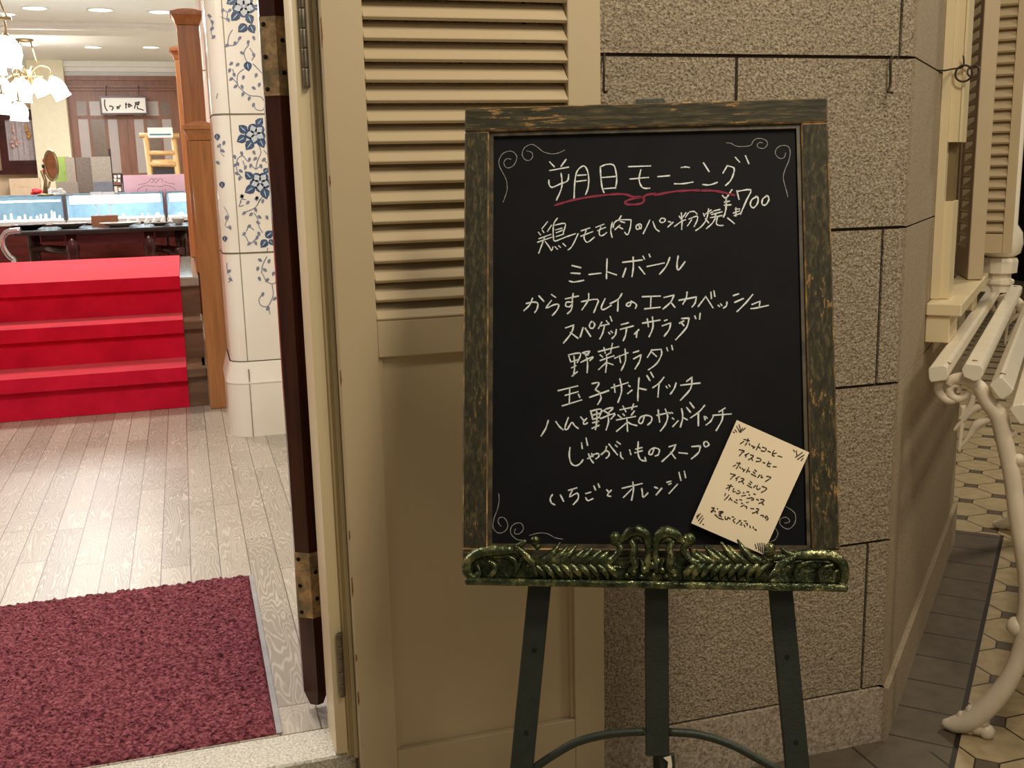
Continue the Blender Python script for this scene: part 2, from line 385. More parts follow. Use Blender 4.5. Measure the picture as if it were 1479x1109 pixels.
M['glass'] = glass('clear_glass', (.93, .985, .99))
m = N('goblet_glass'); m.set((.95, .98, 1), .08, Alpha=.38); M['goblet'] = m.m
m = N('dark_frame_lip'); n = m.noise(40, 4); m.set(m.ramp(n, [(.4, lin(50, 44, 32)), (.62, lin(92, 80, 56))]), .5); M['lip'] = m.m
M['night'] = plain('dark_backdrop', lin(26, 23, 21), .6)
M['recess_shade'] = paint('casing_recess_shade', lin(118, 100, 68))  # cream casing darkened: the shade of its recess is in the colour
M['pink'] = plain('pink_board', lin(246, 200, 216), .7, 0, .02); M['grey_line'] = plain('grey_print', lin(170, 132, 148), .8)
M['paper'] = plain('white_paper', lin(246, 246, 242), .7, 0, .01); M['teal'] = plain('teal_print', lin(66, 128, 150), .7)
M['pine'] = wood('pale_pine', lin(222, 178, 116), lin(240, 204, 148), .5, (4, 4, .5))
M['green'] = plain('green_felt', lin(128, 150, 76), .9); M['greyfab'] = plain('grey_fabric', lin(138, 128, 116), .95, 0, .15, 60); M['greydark'] = plain('dark_grey_fabric', lin(102, 90, 82), .95, 0, .2, 60)
M['slategrey'] = plain('slate_panel', lin(104, 106, 116), .8); M['black'] = plain('black_gloss', lin(36, 32, 32), .2); M['plate'] = plain('pewter_glaze', lin(150, 142, 136), .25, .2); M['plate_l'] = plain('pale_glaze', lin(222, 214, 200), .25)
M['chrome'] = plain('polished_steel', lin(214, 214, 220), .12, .9); M['iron'] = plain('rusty_iron', lin(66, 56, 46), .5, .6); M['steel'] = plain('worn_steel', lin(122, 112, 98), .4, .7, .3, 60)
M['curtain'] = plain('grey_lace_curtain', lin(186, 176, 180), .9, 0, .15, 25); M['flower_o'] = plain('dried_orange_flower', lin(224, 160, 80), .9); M['flower_p'] = plain('dried_pink_flower', lin(226, 180, 168), .9)
M['mirror_back'] = wood('mirror_wood', lin(120, 66, 40), lin(160, 96, 62), .25, (1, 1, 4)); M['velvet'] = plain('pale_blue_lining', lin(140, 160, 178), .8); M['redfab'] = plain('red_fabric', lin(206, 50, 56), .9); M['box'] = plain('brown_card_box', lin(150, 100, 70), .8)
M['jewel'] = plain('white_display_stand', lin(236, 236, 232), .4)

# ================================================================ SETTING: street, facade
X1, Y1, Z1 = Vector((1, 0, 0)), Vector((0, 1, 0)), Vector((0, 0, 1))
FI = .2; YW = 1.912
P1 = Vector((1.457, 1.912, 0)); S = Vector((.70711, .70711, 0)); U = Vector((.70711, -.70711, 0))
def su(s, u, z): return P1 + S*s + U*u + Z1*z
b = MB(); b.box((-4, -3, -.06), (9, 10, 0)); b.build('floor_street', M['paving'], kind='structure')
b = MB(); b.box((1.5, 9.8, 0), (9.0, 10, 4)); b.box((8.8, -3, 0), (9.0, 9.8, 4)); b.build('backdrop_far', M['night'], kind='structure')  # added backdrop, the darkness of the distance is put into its colour
# granite wall: coursed blocks over dark joints
b = MB(); G = .0035; FR = .02
ZC = [.136, .490, .849, 1.185, 1.529, 1.873, 2.217, 2.56]
JX = {0: [.40, 1.402], 1: [.62], 2: [.70, 1.404], 3: [.50, 1.053], 4: [.62, 1.424], 5: [1.0], 6: [.6]}
XL = .246
for i in range(7):
    z0, z1 = ZC[i]+G, ZC[i+1]-G
    xs = [XL]+[q for q in JX[i]]+[None]
    for a, c in zip(xs[:-1], xs[1:]):
        x0 = a + (G if a != XL else 0)
        if c is not None:
            b.box((x0, YW+.006, z0), (c-G, YW+.20, z1))
        else:   # corner block wraps round to the 45 degree face
            p = [V(x0, YW+.006, z0), V(P1.x, YW+.006, z0), V(P1.x, YW+.2, z0), V(x0, YW+.2, z0)]
            b.prism(p, (0, 0, z1-z0))
b.box((XL, YW+.012, ZC[0]), (P1.x-.004, YW+.19, ZC[7]), 1)
b.box((XL, YW, 0), (P1.x+.004, YW+.18, ZC[0]-.002), 2)
b.build('wall_front', [M['stone'], M['mortar'], M['plinth']], kind='structure')
b = MB()
ex, ey = S, -U
rows = [(.136, .490, ((.003, 1.5),)), (.490, .849, ((.003, 1.5),)), (.849, .945, ((.003, 1.5),)), (.945, 1.185, ((.003, .56), (1.36, 1.5)))] + \
       [(ZC[i], ZC[i+1], ((.003, .56), (1.36, 1.5))) for i in range(3, 6)] + [(ZC[6], ZC[7], ((.003, 1.5),))]
for z0, z1, seg in rows:
    g0 = 0 if abs(z0-.945) < 1e-6 else G*.6; g1 = 0 if abs(z1-.945) < 1e-6 else G*.6
    for a, c in seg:
        b.obox(P1, ex, ey, Z1, ((a, c), (0, .2), (z0+g0, z1-g1)))
        b.obox(P1, ex, ey, Z1, ((a+.007, c-.006), (.004, .19), (z0-.003, z1+.003)), 1)
b.obox(P1, ex, ey, Z1, ((.0, 1.52), (-.012, .18), (0, ZC[0]-.002)), 2)
b.build('wall_right', [M['stone_smooth'], M['mortar'], M['stone_smooth']], kind='structure')
# threshold stone
b = MB(); b.cbox(V(0, 0, 0), X1, Y1, Z1, ((-2.4, .246), (1.924, 2.042), (0, FI)), .004, 0, 0)
b.build('trim_1', M['sill_stone'], kind='structure')
# door casing (jamb with bead)
b = MB()
b.box((.205, 1.930, FI), (.246, 2.044, 2.35)); b.box((.205, 1.910, FI+.012), (.226, 1.9302, 2.35)); b.box((.226, 1.918, FI), (.246, 1.9303, 2.35))
b.tube([(.2315, 1.9165, FI), (.2315, 1.9165, 2.35)], .0035, 8)
b.box((.239, 1.905, FI), (.2462, 1.9185, 2.35))
b.build('door_frame_jamb', M['cream2'], kind='structure')

# ================================================================ louvred door shutter folded back on the wall
YS = 1.865; D = .036; x0, x1 = .2465, .748
sh = thing('louvered_door_shutter', (.5, 1.88, .04), 'cream louvred door shutter folded back against the granite wall behind the chalkboard', 'shutter')
def sbox(a, c, **k): return MB().cbox(V(0, 0, 0), X1, Y1, Z1, (a, c, k.get('z')), .0015, 0, 0)
for q in ((x0, .3165), (.6845, x1)):
    b = MB(); b.cbox(V(0, 0, 0), X1, Y1, Z1, (q, (YS, YS+D), (.045, 2.2)), .0015, 0, 0)
    if q[0] == x0:   # chipped arris
        for zz, l in ((1.53, .05), (1.30, .02), (.95, .03), (.66, .02), (.55, .04), (.42, .015), (.33, .03)):
            b.prism([V(x0-.0006, YS-.0006, zz), V(x0+.0022, YS-.0006, zz+l*.3), V(x0+.0012, YS-.0006, zz+l), V(x0-.0006, YS-.0006, zz+l*.9)], (0, .003, 0), 1)
    b.build('stile', [M['cream'], M['chip']], sh)
for z0, z1 in ((.045, .221), (.996, 1.062), (2.10, 2.2)):
    b = MB(); b.cbox(V(0, 0, 0), X1, Y1, Z1, ((.3166, .6844), (YS+.0005, YS+D-.0005), (z0, z1)), .0015, 0, 0); b.build('rail', M['cream'], sh)
b = MB(); b.box((.3168, YS+.014, .2215), (.6842, YS+.024, .9955))
for a, c in (((.3168, .2215), (.324, .9955)), ((.677, .2215), (.6842, .9955))): b.box((a[0], YS+.008, a[1]), (c[0], YS+.02, c[1]))
b.build('lower_panel', M['cream'], sh)
k = 0; zz = 1.576 - .0344*15
while zz < 2.09:
    b = MB(); c0 = V(0, YS+.004, zz)
    t = math.radians(46); dn = V(0, math.cos(t), math.sin(t)); nn = V(0, -math.sin(t), math.cos(t))
    b.cbox(c0, X1, dn, nn, ((.3168, .6842), (0, .042), (0, .0085)), .0012, 0, 0)
    b.build('louver', M['cream'], sh); zz += .0344
def hinge(parent, x, y, z0, z1):
    b = MB(); n = 5; L = (z1-z0)/n
    for i in range(n): b.lathe([(.0052, 0), (.0056, .002), (.0056, L-.003), (.0052, L-.001)], (x, y, z0+i*L), n=10)
    b.box((x, y+.003, z0), (x+.007, y+.0055, z1))
    return b.build('hinge', M['steel'], parent)
hinge(sh, .2215, 1.903, .335, .465); hinge(sh, .2215, 1.903, 1.468, 1.63)

# ================================================================ open shop door leaf with its timber pull
b = MB()
b.box((.225, 2.165, .215), (.262, 2.225, 2.3)); b.box((.225, 2.62, .215), (.262, 2.68, 2.3)); b.box((.225, 2.225, .215), (.262, 2.62, .33)); b.box((.225, 2.225, 2.2), (.262, 2.62, 2.3)); b.box((.24, 2.225, .33), (.247, 2.62, 2.2), 1)
b.box((.225, 2.05, .2), (.262, 2.165, 2.3))
door = b.build('door_1', [M['redwood'], M['glass']], kind='structure')
door['label'] = 'dark timber shop door leaf folded open inside the entrance'
sec = [(.1665, 2.118), (.1935, 2.100), (.2165, 2.110), (.2165, 2.15), (.1665, 2.15)]
b = MB(); b.prism([V(a, c, .25) for a, c in sec], (0, 0, 1.95))
lo = [V(a, c, .25) for a, c in sec]; hi = [V(.192+(a-.192)*.55, 2.125+(c-2.125)*.55, .2165) for a, c in sec]
n0 = len(b.v); b.add(hi+lo, [tuple(range(5))]+[(i, (i+1) % 5, 5+(i+1) % 5, 5+i) for i in range(5)])
pull = b.build('door_pull', M['redwood'], door)
pull['label'] = 'long dark red timber pull bar'
def plate(z0, z1):
    b = MB(); e = .0022
    b.prism([V(.1653, 2.1165, z0), V(.1932, 2.0978, z0), V(.2185, 2.1085, z0), V(.2245, 2.1085, z0), V(.2245, 2.112, z0), V(.2165, 2.112, z0), V(.1935, 2.1015, z0), V(.1665, 2.119, z0)], (0, 0, z1-z0))
    p = b.build('mounting_plate', M['verdigris'], pull); p['label'] = 'verdigris stained brass plate'
    for i in range(5):
        z = z1-.014-(z1-z0-.026)*i/4; t = (.25, .72)[i % 2]
        c0 = V(.1653+(.1932-.1653)*t*1.0, 2.1165+(2.0978-2.1165)*t, z) if i % 2 == 0 else V(.1945+.010, 2.0985+.0042, z)
        nrm = V(-.556, -.831, 0) if i % 2 == 0 else V(.39, -.92, 0)
        c = MB(); c.lathe([(.0045, 0), (.0045, .0012), (.0025, .0016)], c0-nrm*.0002, nrm, 10); c.build('screw', M['hole'], p)
plate(1.469, 1.612); plate(.418, .560)

# ================================================================ chalkboard on its easel (measured pose: leaning back, turned to the right)
BW, BH = .55, .714
wv = Vector((.9295, -.3688, 0)).normalized(); uv = Vector((.119, .27, .956)); uv = (uv-wv*uv.dot(wv)).normalized(); nv = wv.cross(uv)
if nv.y > 0: nv = -nv
TL = Vector((.431, 1.639, 1.4172))
def bl(a, d, o=0): return TL + wv*a - uv*d + nv*o        # a across, d down, o toward the viewer
def bp(x, y, o=0): return onP(x, y, TL+nv*o, nv)           # a point of the photographed board, on its plane
PX = BW/531.0
board = thing('chalkboard', bl(BW/2, BH, 0), 'black menu chalkboard with worn green wooden frame standing on the easel', 'chalkboard')
ft, fw = .024, .038
def rail(a0, a1, d0, d1, mat, name):
    b = MB(); b.cbox(bl(0, 0), wv, -uv, nv, ((a0, a1), (d0, d1), (-ft, 0)), .0022, 0, 1)
    return b.build(name, [mat, M['fr_edge']], board)
rail(0, BW, 0, fw, M['fr_h'], 'frame_rail'); rail(0, BW, BH-.040, BH, M['fr_h'], 'frame_rail')
rail(0, fw, fw+.0002, BH-.0402, M['fr_v'], 'frame_stile'); rail(BW-.040, BW, fw+.0002, BH-.0402, M['fr_v'], 'frame_stile')
b = MB()   # inner lip
for r in (((fw, fw+.006), (fw, BH-.04)), ((BW-.046, BW-.04), (fw, BH-.04)), ((fw+.006, BW-.046), (fw, fw+.006)), ((fw+.006, BW-.046), (BH-.046, BH-.04))):
    b.obox(bl(0, 0), wv, -uv, nv, (r[0], r[1], (-.016, -.006)))
b.build('inner_lip', M['lip'], board)
PO = -.0115
b = MB(); b.obox(bl(0, 0), wv, -uv, nv, ((fw-.004, BW-.036), (fw-.004, BH-.036), (-.018, PO)))
panel = b.build('slate_panel', M['slate'], board)

def ribbon(b, pts, wdt, plane, nrm, o, lift=.0006):
    # flat stroke lying on a plane, with round ends
    pts = [plane(x, y, o+lift) for x, y in pts]
    if len(pts) > 2: pts = smooth(pts, 3)
    h = wdt/2; vs = []; n = len(pts)
    for i in range(n):
        t = (pts[min(i+1, n-1)]-pts[max(i-1, 0)])
        if t.length < 1e-7: t = wv
        sd = t.normalized().cross(nrm); k = h*(.82+.18*math.sin(i*1.7+pts[0].x*90))
        vs += [pts[i]+sd*k, pts[i]-sd*k]
    fs = [(2*i, 2*i+1, 2*i+3, 2*i+2) for i in range(n-1)]
    b.add(vs, fs)
    for e, q in ((0, pts[0]), (1, pts[-1])):
        b.add([q+(wv*math.cos(a)+uv*math.sin(a))*h*.92 for a in [j*math.pi/4 for j in range(8)]], [tuple(range(8))])
def parse(s, ox, oy, k):
    out = []
    for st in s.split(';'):
        p = [tuple(float(c) for c in q.split(',')) for q in st.split()]
        if len(p) >= 2: out.append([(ox+x/k, oy+y/k) for x, y in p])
    return out
def write(name, mat, wdt, parent, *src, plane=bp, nrm=None, o=PO):
    b = MB()
    for crop, s in src:
        for st in parse(s, *crop): ribbon(b, st, wdt, plane, nrm or nv, o)
    return b.build(name, mat, parent)
cA, cB, cP1, cP2 = (700, 190, 5.688), (930, 190, 5.688), (770, 300, 9.86), (900, 260, 6.723)
cC, cD, cV, cE, cF = (740, 370, 7.395), (920, 370, 7.395), (800, 480, 7.395), (760, 510, 7.395), (900, 510, 7.395)
cH1, cH2, cL, cG, cH = (770, 575, 9.86), (900, 575, 8.7), (780, 670, 6.43), (690, 630, 4.93), (980, 590, 4.108)
CW = .0027
ttl = write('chalk_lettering', M['chalk'], CW*.95, panel,
 (cA, "535,250 572,288; 668,230 628,285; 535,320 688,292; 528,400 530,435 555,458 620,430 680,405 690,355; 628,345 635,400 630,470 590,562; 735,545 738,450 748,360 770,310 812,282 840,310 855,380 850,460 830,515; 762,360 832,355; 755,410 832,400; 950,290 955,380 965,460 980,500; 950,290 1000,270 1060,275 1080,340 1085,400 1075,465; 955,378 1080,368; 975,470 1072,462; 1182,288 1362,282; 1195,390 1345,376; 1283,315 1268,390 1285,445 1310,465 1355,465"),
 (cB, "115,370 210,362; 308,295 345,290 372,295; 252,428 320,428 402,415; 490,258 535,328; 485,435 540,438 602,418; 685,280 650,340; 690,282 740,300 735,350 710,405 672,442; 752,212 785,250; 835,200 862,262"))
part(ttl, 'white chalk heading at the top of the board')
part(write('chalk_lettering', M['chalk'], CW, panel,
 (cP2, "965,150 985,172 1010,165; 1055,95 1020,150 1000,180 1005,220; 985,215 1030,205; 985,245 1045,240; 1000,185 1000,260 990,320 975,358; 1105,105 1125,185; 1112,110 1240,95 1200,190 1140,330; 1300,160 1250,190 1235,240 1265,270 1305,225 1310,175 1290,158; 1395,155 1355,185 1350,235 1385,240 1415,190 1405,155 1390,152")), 'white chalk price with a yen sign and 700')
write('chalk_lettering', M['chalk'], CW*.85, panel,
 (cP1, "205,200 125,298; 75,350 105,385; 135,325 152,352; 262,250 205,335; 85,440 252,380; 65,490 265,420; 160,430 120,540 80,645; 175,485 225,550 262,610 280,560; 345,150 295,225 285,330 290,420 310,475 455,420 600,370; 305,250 455,222 440,320 425,380; 320,315 410,290; 330,355 420,320; 330,410 435,375; 312,555 345,588; 365,542 390,565; 425,510 462,545; 640,370 600,460 545,560 500,598; 685,328 805,288; 680,405 848,340; 755,320 725,420 750,480 790,485 870,420; 895,278 1005,235; 920,325 1028,280; 965,275 940,350 955,395 990,395 1045,355; 1128,210 1105,320 1125,420; 1140,280 1155,220 1215,175 1395,170; 1395,170 1385,280 1345,385 1305,350; 1255,115 1215,180; 1245,195 1305,212; 1235,250 1165,310; 1225,275 1275,300"),
 (cP2, "150,435 160,470 135,478 125,450 155,425 178,440 172,472; 258,390 235,440 195,520; 290,405 315,470 350,498; 385,370 410,380 400,405 370,412 355,395 370,372 385,370; 440,402 460,408; 435,455 485,410; 545,350 565,380; 610,318 575,365; 500,450 560,405 605,385; 565,320 572,400 568,480; 635,318 605,360; 650,308 690,305 718,330; 640,378 720,350 715,400 690,450; 665,385 625,445; 780,325 790,350; 800,330 855,290; 830,280 810,380 760,450 705,490; 800,375 830,415; 845,320 870,310; 880,300 940,285; 860,335 960,308; 900,330 890,360; 850,365 960,345; 895,370 865,420 810,470; 915,365 905,420 930,440 970,440; 1070,320 1130,300; 1080,345 1140,322; 1095,270 1095,350; 1090,282 1130,280; 1015,368 1080,422"))
write('chalk_lettering', M['chalk'], CW, panel,
 (cC, "640,100 730,122; 628,180 722,185; 610,265 660,275 760,258; 820,195 945,180; 1012,30 1008,130 1005,238; 1010,165 1110,198; 1180,65 1385,40; 1290,10 1292,120 1278,215; 1212,130 1180,220; 1355,115 1412,188"),
 (cD, "65,0 80,30; 130,-20 140,5; 110,110 290,72; 350,15 310,110 242,190; 440,0 428,80 440,150 512,60"))
write('chalk_lettering', M['chalk'], CW, panel,
 (cC, "150,505 215,490 270,500 265,560 240,600; 215,450 185,520 125,580; 285,425 335,480; 420,410 460,438; 415,475 360,555 440,520 495,515 480,570 430,630; 568,455 705,425; 650,400 640,470 640,490 580,490 570,530 610,540 638,510; 640,500 630,570 590,612; 740,485 910,460 895,540 870,600; 815,400 810,470 745,570; 990,455 950,545 975,570 1055,525; 1170,400 1130,460 1045,505; 1130,465 1125,585; 1270,480 1255,530 1215,525 1240,495 1290,490 1325,520 1315,555"),
 (cD, "58,432 248,425; 150,430 145,550; 82,562 245,545; 290,440 395,415; 395,415 360,490 280,562; 360,490 405,545; 450,470 635,435; 635,435 620,500 590,540; 535,385 525,450 490,510; 655,535 735,430; 735,430 810,548; 790,385 795,450; 822,372 832,428; 868,525 880,535; 895,510 905,525; 960,490 955,530 925,552; 1030,420 1085,402; 1045,492 1135,452; 1235,410 1160,500 1070,590; 1230,515 1315,480; 1315,480 1305,545; 1220,560 1290,550 1400,525"))
write('chalk_lettering', M['chalk'], CW, panel,
 (cC, "570,765 655,735; 655,735 630,820 548,925; 620,815 700,875; 755,765 725,862; 780,770 835,855; 860,700 880,725 865,765 830,765 825,730 845,698 860,700; 955,705 920,770; 935,745 1030,725; 985,740 965,820 935,880; 1005,690 1030,720; 1045,645 1062,690; 1030,815 1040,828; 1055,800 1068,815; 1110,785 1100,840 1065,878; 1165,730 1240,710; 1155,780 1290,745; 1220,765 1210,840 1185,900; 1350,785 1305,830; 1330,815 1325,865"),
 (cD, "60,715 245,682; 110,670 122,750; 165,650 170,760 130,858; 295,688 320,680; 272,742 360,712; 360,712 345,780 292,852; 500,690 455,715; 480,665 555,660; 555,660 530,760 415,890; 470,705 500,740; 618,640 628,665; 675,612 668,670"))
write('chalk_lettering', M['chalk'], CW*.95, panel,
 (cV, "155,240 180,315; 155,240 280,220 270,280 250,320; 215,255 222,360 210,460; 180,315 260,290; 190,378 235,355; 195,465 250,420; 305,218 385,200 340,250; 290,318 420,258 385,300; 350,270 360,330 355,428; 320,225 365,240; 475,205 690,152; 535,165 548,220; 625,120 605,220; 495,240 520,262; 560,245 590,225; 495,300 640,250; 565,265 562,340 552,425; 560,320 480,395; 575,325 630,345; 650,275 790,218; 700,250 712,320; 760,180 765,300 720,405; 850,215 905,198; 852,282 930,240; 930,240 915,310 868,388; 1050,185 1000,265; 1040,190 1145,180; 1145,180 1150,235 1100,330 1010,400; 1050,215 1095,255; 1205,165 1215,195; 1258,140 1268,185"))
write('chalk_lettering', M['chalk'], CW, panel,
 (cE, "342,400 548,350; 418,450 552,412; 465,370 460,540; 388,562 590,500; 558,440 572,470; 705,325 780,315 740,385; 740,390 785,420; 680,470 880,400; 780,420 800,480 765,545; 910,370 1085,315; 940,335 948,415; 1000,275 1020,400 980,525; 1095,345 1108,355; 1085,430 1130,395; 1205,265 1195,400 1192,505; 1205,375 1280,390; 1290,240 1320,290; 1330,205 1358,255"),
 (cF, "435,258 385,320 318,368; 385,320 372,465; 460,355 470,370; 490,340 500,355; 565,320 545,380 505,435; 735,258 680,300; 618,342 820,318; 735,280 720,380 615,500"))
write('chalk_lettering', M['chalk'], CW, panel,
 (cH1, "215,320 180,430 115,535; 325,335 375,405 425,448; 500,280 460,390 455,440 490,440 550,345 590,390 640,430; 680,270 715,310; 760,290 715,345 735,372 772,352; 820,180 850,300; 825,185 970,155 945,260; 905,190 908,300 888,445; 850,240 950,215; 860,300 945,270; 850,350 930,330; 840,430 940,385; 985,185 1050,150 1140,135 1085,195; 1010,180 1085,225; 960,290 1165,215 1110,295; 1060,240 1075,330 1040,450; 1240,165 1475,115; 1280,115 1320,190; 1430,85 1405,160; 1210,240 1255,278; 1280,225 1300,245; 1440,185 1400,240; 1190,310 1455,260; 1335,280 1345,470; 1320,360 1190,470; 1350,340 1400,370 1475,390"),
 (cH2, "265,225 250,290 220,320 195,290 225,235 290,215 355,235 355,290 310,335; 425,215 560,185; 440,150 458,298; 530,140 560,230 530,330 470,410; 575,180 590,190; 608,180 620,188; 620,250 635,262; 690,285 625,355; 735,135 750,240 720,360; 745,240 805,270; 800,120 845,175; 840,55 890,120; 1025,90 950,175 850,245; 945,180 945,345; 1020,230 1030,270; 1040,235 1055,250; 1130,235 1100,290 1045,335; 1280,125 1205,170; 1130,215 1355,198; 1250,160 1245,270 1170,405"))
write('chalk_lettering', M['chalk'], CW, panel,
 (cH1, "525,705 515,820 545,930 610,962 670,930 708,880; 690,640 700,715; 755,570 775,670; 780,860 870,800 930,790 935,830 895,862; 835,790 850,830; 790,795 820,870 858,920; 970,800 1040,750 1085,780 1070,830 1040,852; 1045,690 1030,745 980,800; 1080,655 1140,730 1200,805; 1175,670 1195,690; 1195,620 1240,652; 1245,775 1250,830 1280,862; 1375,740 1392,800"),
 (cH2, "190,550 185,680 210,760 250,785 285,790; 160,640 235,620; 150,685 240,660; 275,745 285,785; 385,640 365,700 325,705 340,650 400,625 455,650 440,710 405,725; 580,610 660,585; 660,585 620,670 490,795; 600,680 655,755; 705,685 805,695; 865,608 970,600; 970,600 950,680 860,760; 1050,545 1080,580 1045,610 1015,590 1020,550 1050,545"))
write('chalk_lettering', M['chalk'], CW, panel,
 (cL, "115,285 95,320 105,360 135,378; 190,290 218,345; 265,245 340,222; 305,235 275,305 345,270 355,320 310,375; 425,275 470,262; 425,315 445,340 490,322; 500,205 515,240; 540,185 552,215; 620,240 640,265; 660,245 625,290 655,300; 765,225 945,182; 862,170 868,240 850,335; 850,235 775,310; 945,230 950,265 960,310 1000,270; 1065,215 1090,225; 1130,225 1080,285; 1180,170 1215,160; 1195,190 1215,182; 1275,190 1200,272; 1290,80 1308,150; 1340,70 1352,125"))
part(write('chalk_underline', M['chalk_pink'], .004, panel,
 (cA, "580,605 660,580 760,555 900,532 1060,515 1150,515 1220,535 1290,540 1310,565 1280,592 1200,600 1155,592 1165,570 1220,550 1300,540 1330,520 1400,510"), (cB, "90,522 230,495 350,484 460,483; 465,485 560,485 640,497 740,522")), 'pink chalk underline with a loop')
for cr, s in ((cA, "215,228 185,222 158,250 170,290 200,298 240,275 265,215 245,175 205,160 150,180 120,230 120,280 150,340 178,400 185,470 170,530 152,578; 345,158 385,170 395,205 365,238 325,225 308,180 330,130 385,105 430,125 480,165 540,182 600,178 658,152"),
              (cB, "680,92 720,98 760,120 830,122 880,110 900,75 940,55 1000,70 1015,105 985,138 940,130 932,105 955,88 975,95; 1165,175 1150,215 1110,218 1080,180 1090,140 1130,115 1185,122 1202,170 1190,240 1160,310 1145,370 1155,430 1175,500 1182,535"),
              (cG, "150,410 152,460 140,520 115,590 110,650 145,688 195,675 215,630 190,582 155,580 145,610 165,640; 268,660 262,690 295,695 325,660 310,620 265,622 235,655 240,700 280,735 320,740; 370,705 440,688 500,695 550,722 605,732"),
              (cH, "635,580 690,620 690,680 650,715 605,690 605,655 640,645 660,670 630,680; 575,710 590,740 575,775 545,790")):
    write('chalk_flourish', M['chalk_thin'], .0014, panel, (cr, s))

# menu card leaning on the board
co = .0035
quad = [bp(x, y, co) for x, y in ((1064, 606.6), (1168.7, 653.3), (1101.7, 800.6), (998.3, 755.5))]
b = MB(); b.prism(quad[::-1], nv*.0009)
card = b.build('menu_card', M['card'])
tag(card, 'small cream handwritten drinks card tilted against the lower right of the chalkboard', 'card')
K1, K2 = (1050, 620, 15.84), (1020, 680, 11.67)
write('handwriting', M['ink'], .0018, card,
 (K1, "390,225 515,260; 485,210 465,290 420,360; 385,275 310,325; 510,325 520,355; 565,370 590,380; 595,390 605,400; 640,395 600,430; 740,330 710,390 670,465; 715,390 765,435; 815,405 900,440 865,500 785,485; 940,495 995,520; 1080,480 1045,540 1040,590 1080,610; 1130,540 1060,555; 1170,605 1255,630; 285,465 400,490 370,520; 350,520 330,550 290,600; 500,545 415,585; 450,570 430,630; 540,580 610,600 570,650 495,690; 560,650 585,705; 690,650 780,680 755,730 670,730; 830,755 870,770; 960,735 925,800 930,840 985,850; 1005,780 940,785; 1060,850 1130,855; 225,765 310,785; 290,750 260,830 215,895; 200,815 150,840; 295,855 310,885; 345,890 365,905; 370,915 385,925; 415,915 375,960; 500,880 450,980; 475,935 520,970; 635,925 675,960; 600,970 645,1010; 560,1020 660,1075"),
 (K2, "905,65 870,110; 935,70 925,110 955,105; 1020,90 1090,105 1060,140 1000,175; 410,45 495,70 455,90; 445,95 410,140; 555,95 500,125; 525,115 510,160; 590,120 640,140 610,170 550,185; 600,165 630,215; 745,175 770,200; 720,205 750,230; 695,240 765,280; 835,245 800,275; 865,245 850,290 880,315 910,290; 945,260 1020,290 990,330 930,360; 365,240 445,260; 420,230 380,325; 400,270 340,295; 470,295 455,320 455,350 490,345; 535,330 560,340; 510,370 540,382 575,365; 625,365 640,372; 600,420 665,412; 685,350 720,355; 720,400 735,405; 690,460 735,460; 750,450 800,465 790,490 765,490; 800,385 830,395; 850,475 880,490; 920,475 980,490 940,530 890,545; 935,525 965,570; 325,380 315,415; 385,405 350,450 310,485; 410,450 385,490; 405,460 440,500; 505,485 525,495; 475,515 520,540; 565,480 600,490; 595,540 615,550; 585,600 640,575; 680,530 710,525; 655,595 690,605 680,630; 750,630 800,635; 845,635 890,645 850,690 780,710; 840,680 870,715; 920,750 960,745 960,775; 990,770 1010,800; 1015,755 1045,800 1020,830; 95,620 140,630; 125,620 105,690 80,680 130,665 155,690; 190,635 195,640; 215,690 260,680 285,690; 220,720 285,700; 250,680 240,745; 215,745 260,770; 150,735 210,790 285,818; 320,770 325,810 360,815 365,780 405,805; 440,770 465,780; 490,805 455,830 480,870; 585,835 515,885; 560,830 570,840; 575,900 600,912; 590,870 605,880; 640,840 680,845; 640,910 655,940; 670,880 700,890 690,915; 735,925 745,955; 790,940 800,965; 820,985 845,990 840,1000"), o=co+.0009)
for hs_ in ("345,105 365,140; 360,95 372,140; 335,125 345,138; 325,138 332,142; 380,115 372,132; 397,115 380,130", "682,245 690,255; 700,250 702,275; 735,260 695,288; 745,275 708,300; 740,295 728,308",
            "130,622 110,650; 142,635 118,665; 118,628 108,640; 148,650 128,680; 150,688 145,685", "455,805 462,830; 470,800 478,840; 482,800 490,848; 495,798 500,855; 508,800 510,850"):
    write('corner_hatching', M['ink'], .0016, card, (cH, hs_), o=co+.0009)

# ---------------------------------------------------------------- easel
LO = -.030    # legs' plane, behind the board
easel = thing('display_easel', Vector((bl(BW/2, BH).x, bl(BW/2, BH).y, 0)), 'dark green metal easel with an ornate cast ledge holding the chalkboard', 'easel')
def down(p, q, z):   # continue a line to height z
    t = (z-p.z)/(q.z-p.z); return p+(q-p)*t
def flatbar(b, p, q, wd, th, mi=0):
    ax = (q-p).normalized(); sd = ax.cross(nv).normalized(); n2 = sd.cross(ax).normalized()
    b.cbox(p, ax, sd, n2, ((0, (q-p).length), (-wd/2, wd/2), (-th/2, th/2)), .0015, mi, mi)
def leg(x0, y0, x1, y1, wd):
    p, q = bp(x0, y0, LO), bp(x1, y1, LO); foot = down(p, q, .0005)
    top = down(q, p, bl(0, .10).z)
    b = MB(); flatbar(b, top, foot, wd, .012); return b, p, q
for (x0, y0, x1, y1, hs) in ((779.5, 845, 753.5, 1109, ((771.5, 939), (760, 1058))), (1127, 851, 1151.5, 1109, ((1137, 949), (1150, 1072)))):
    b, p, q = leg(x0, y0, x1, y1, .034); lg = b.build('leg', M['easel'], easel)
    for h in hs:
        c = MB(); c.lathe([(.0036, 0), (.0036, .0008)], bp(*h, LO+.0062), nv, 12); c.build('bolt_hole', M['hole'], lg)
b = MB(); p, q = bp(948, 848, LO), bp(949.5, 1091, LO); top = down(q, p, bl(0, -.006).z); flatbar(b, top, q, .0345, .012); b.build('center_post', M['easel'], easel)
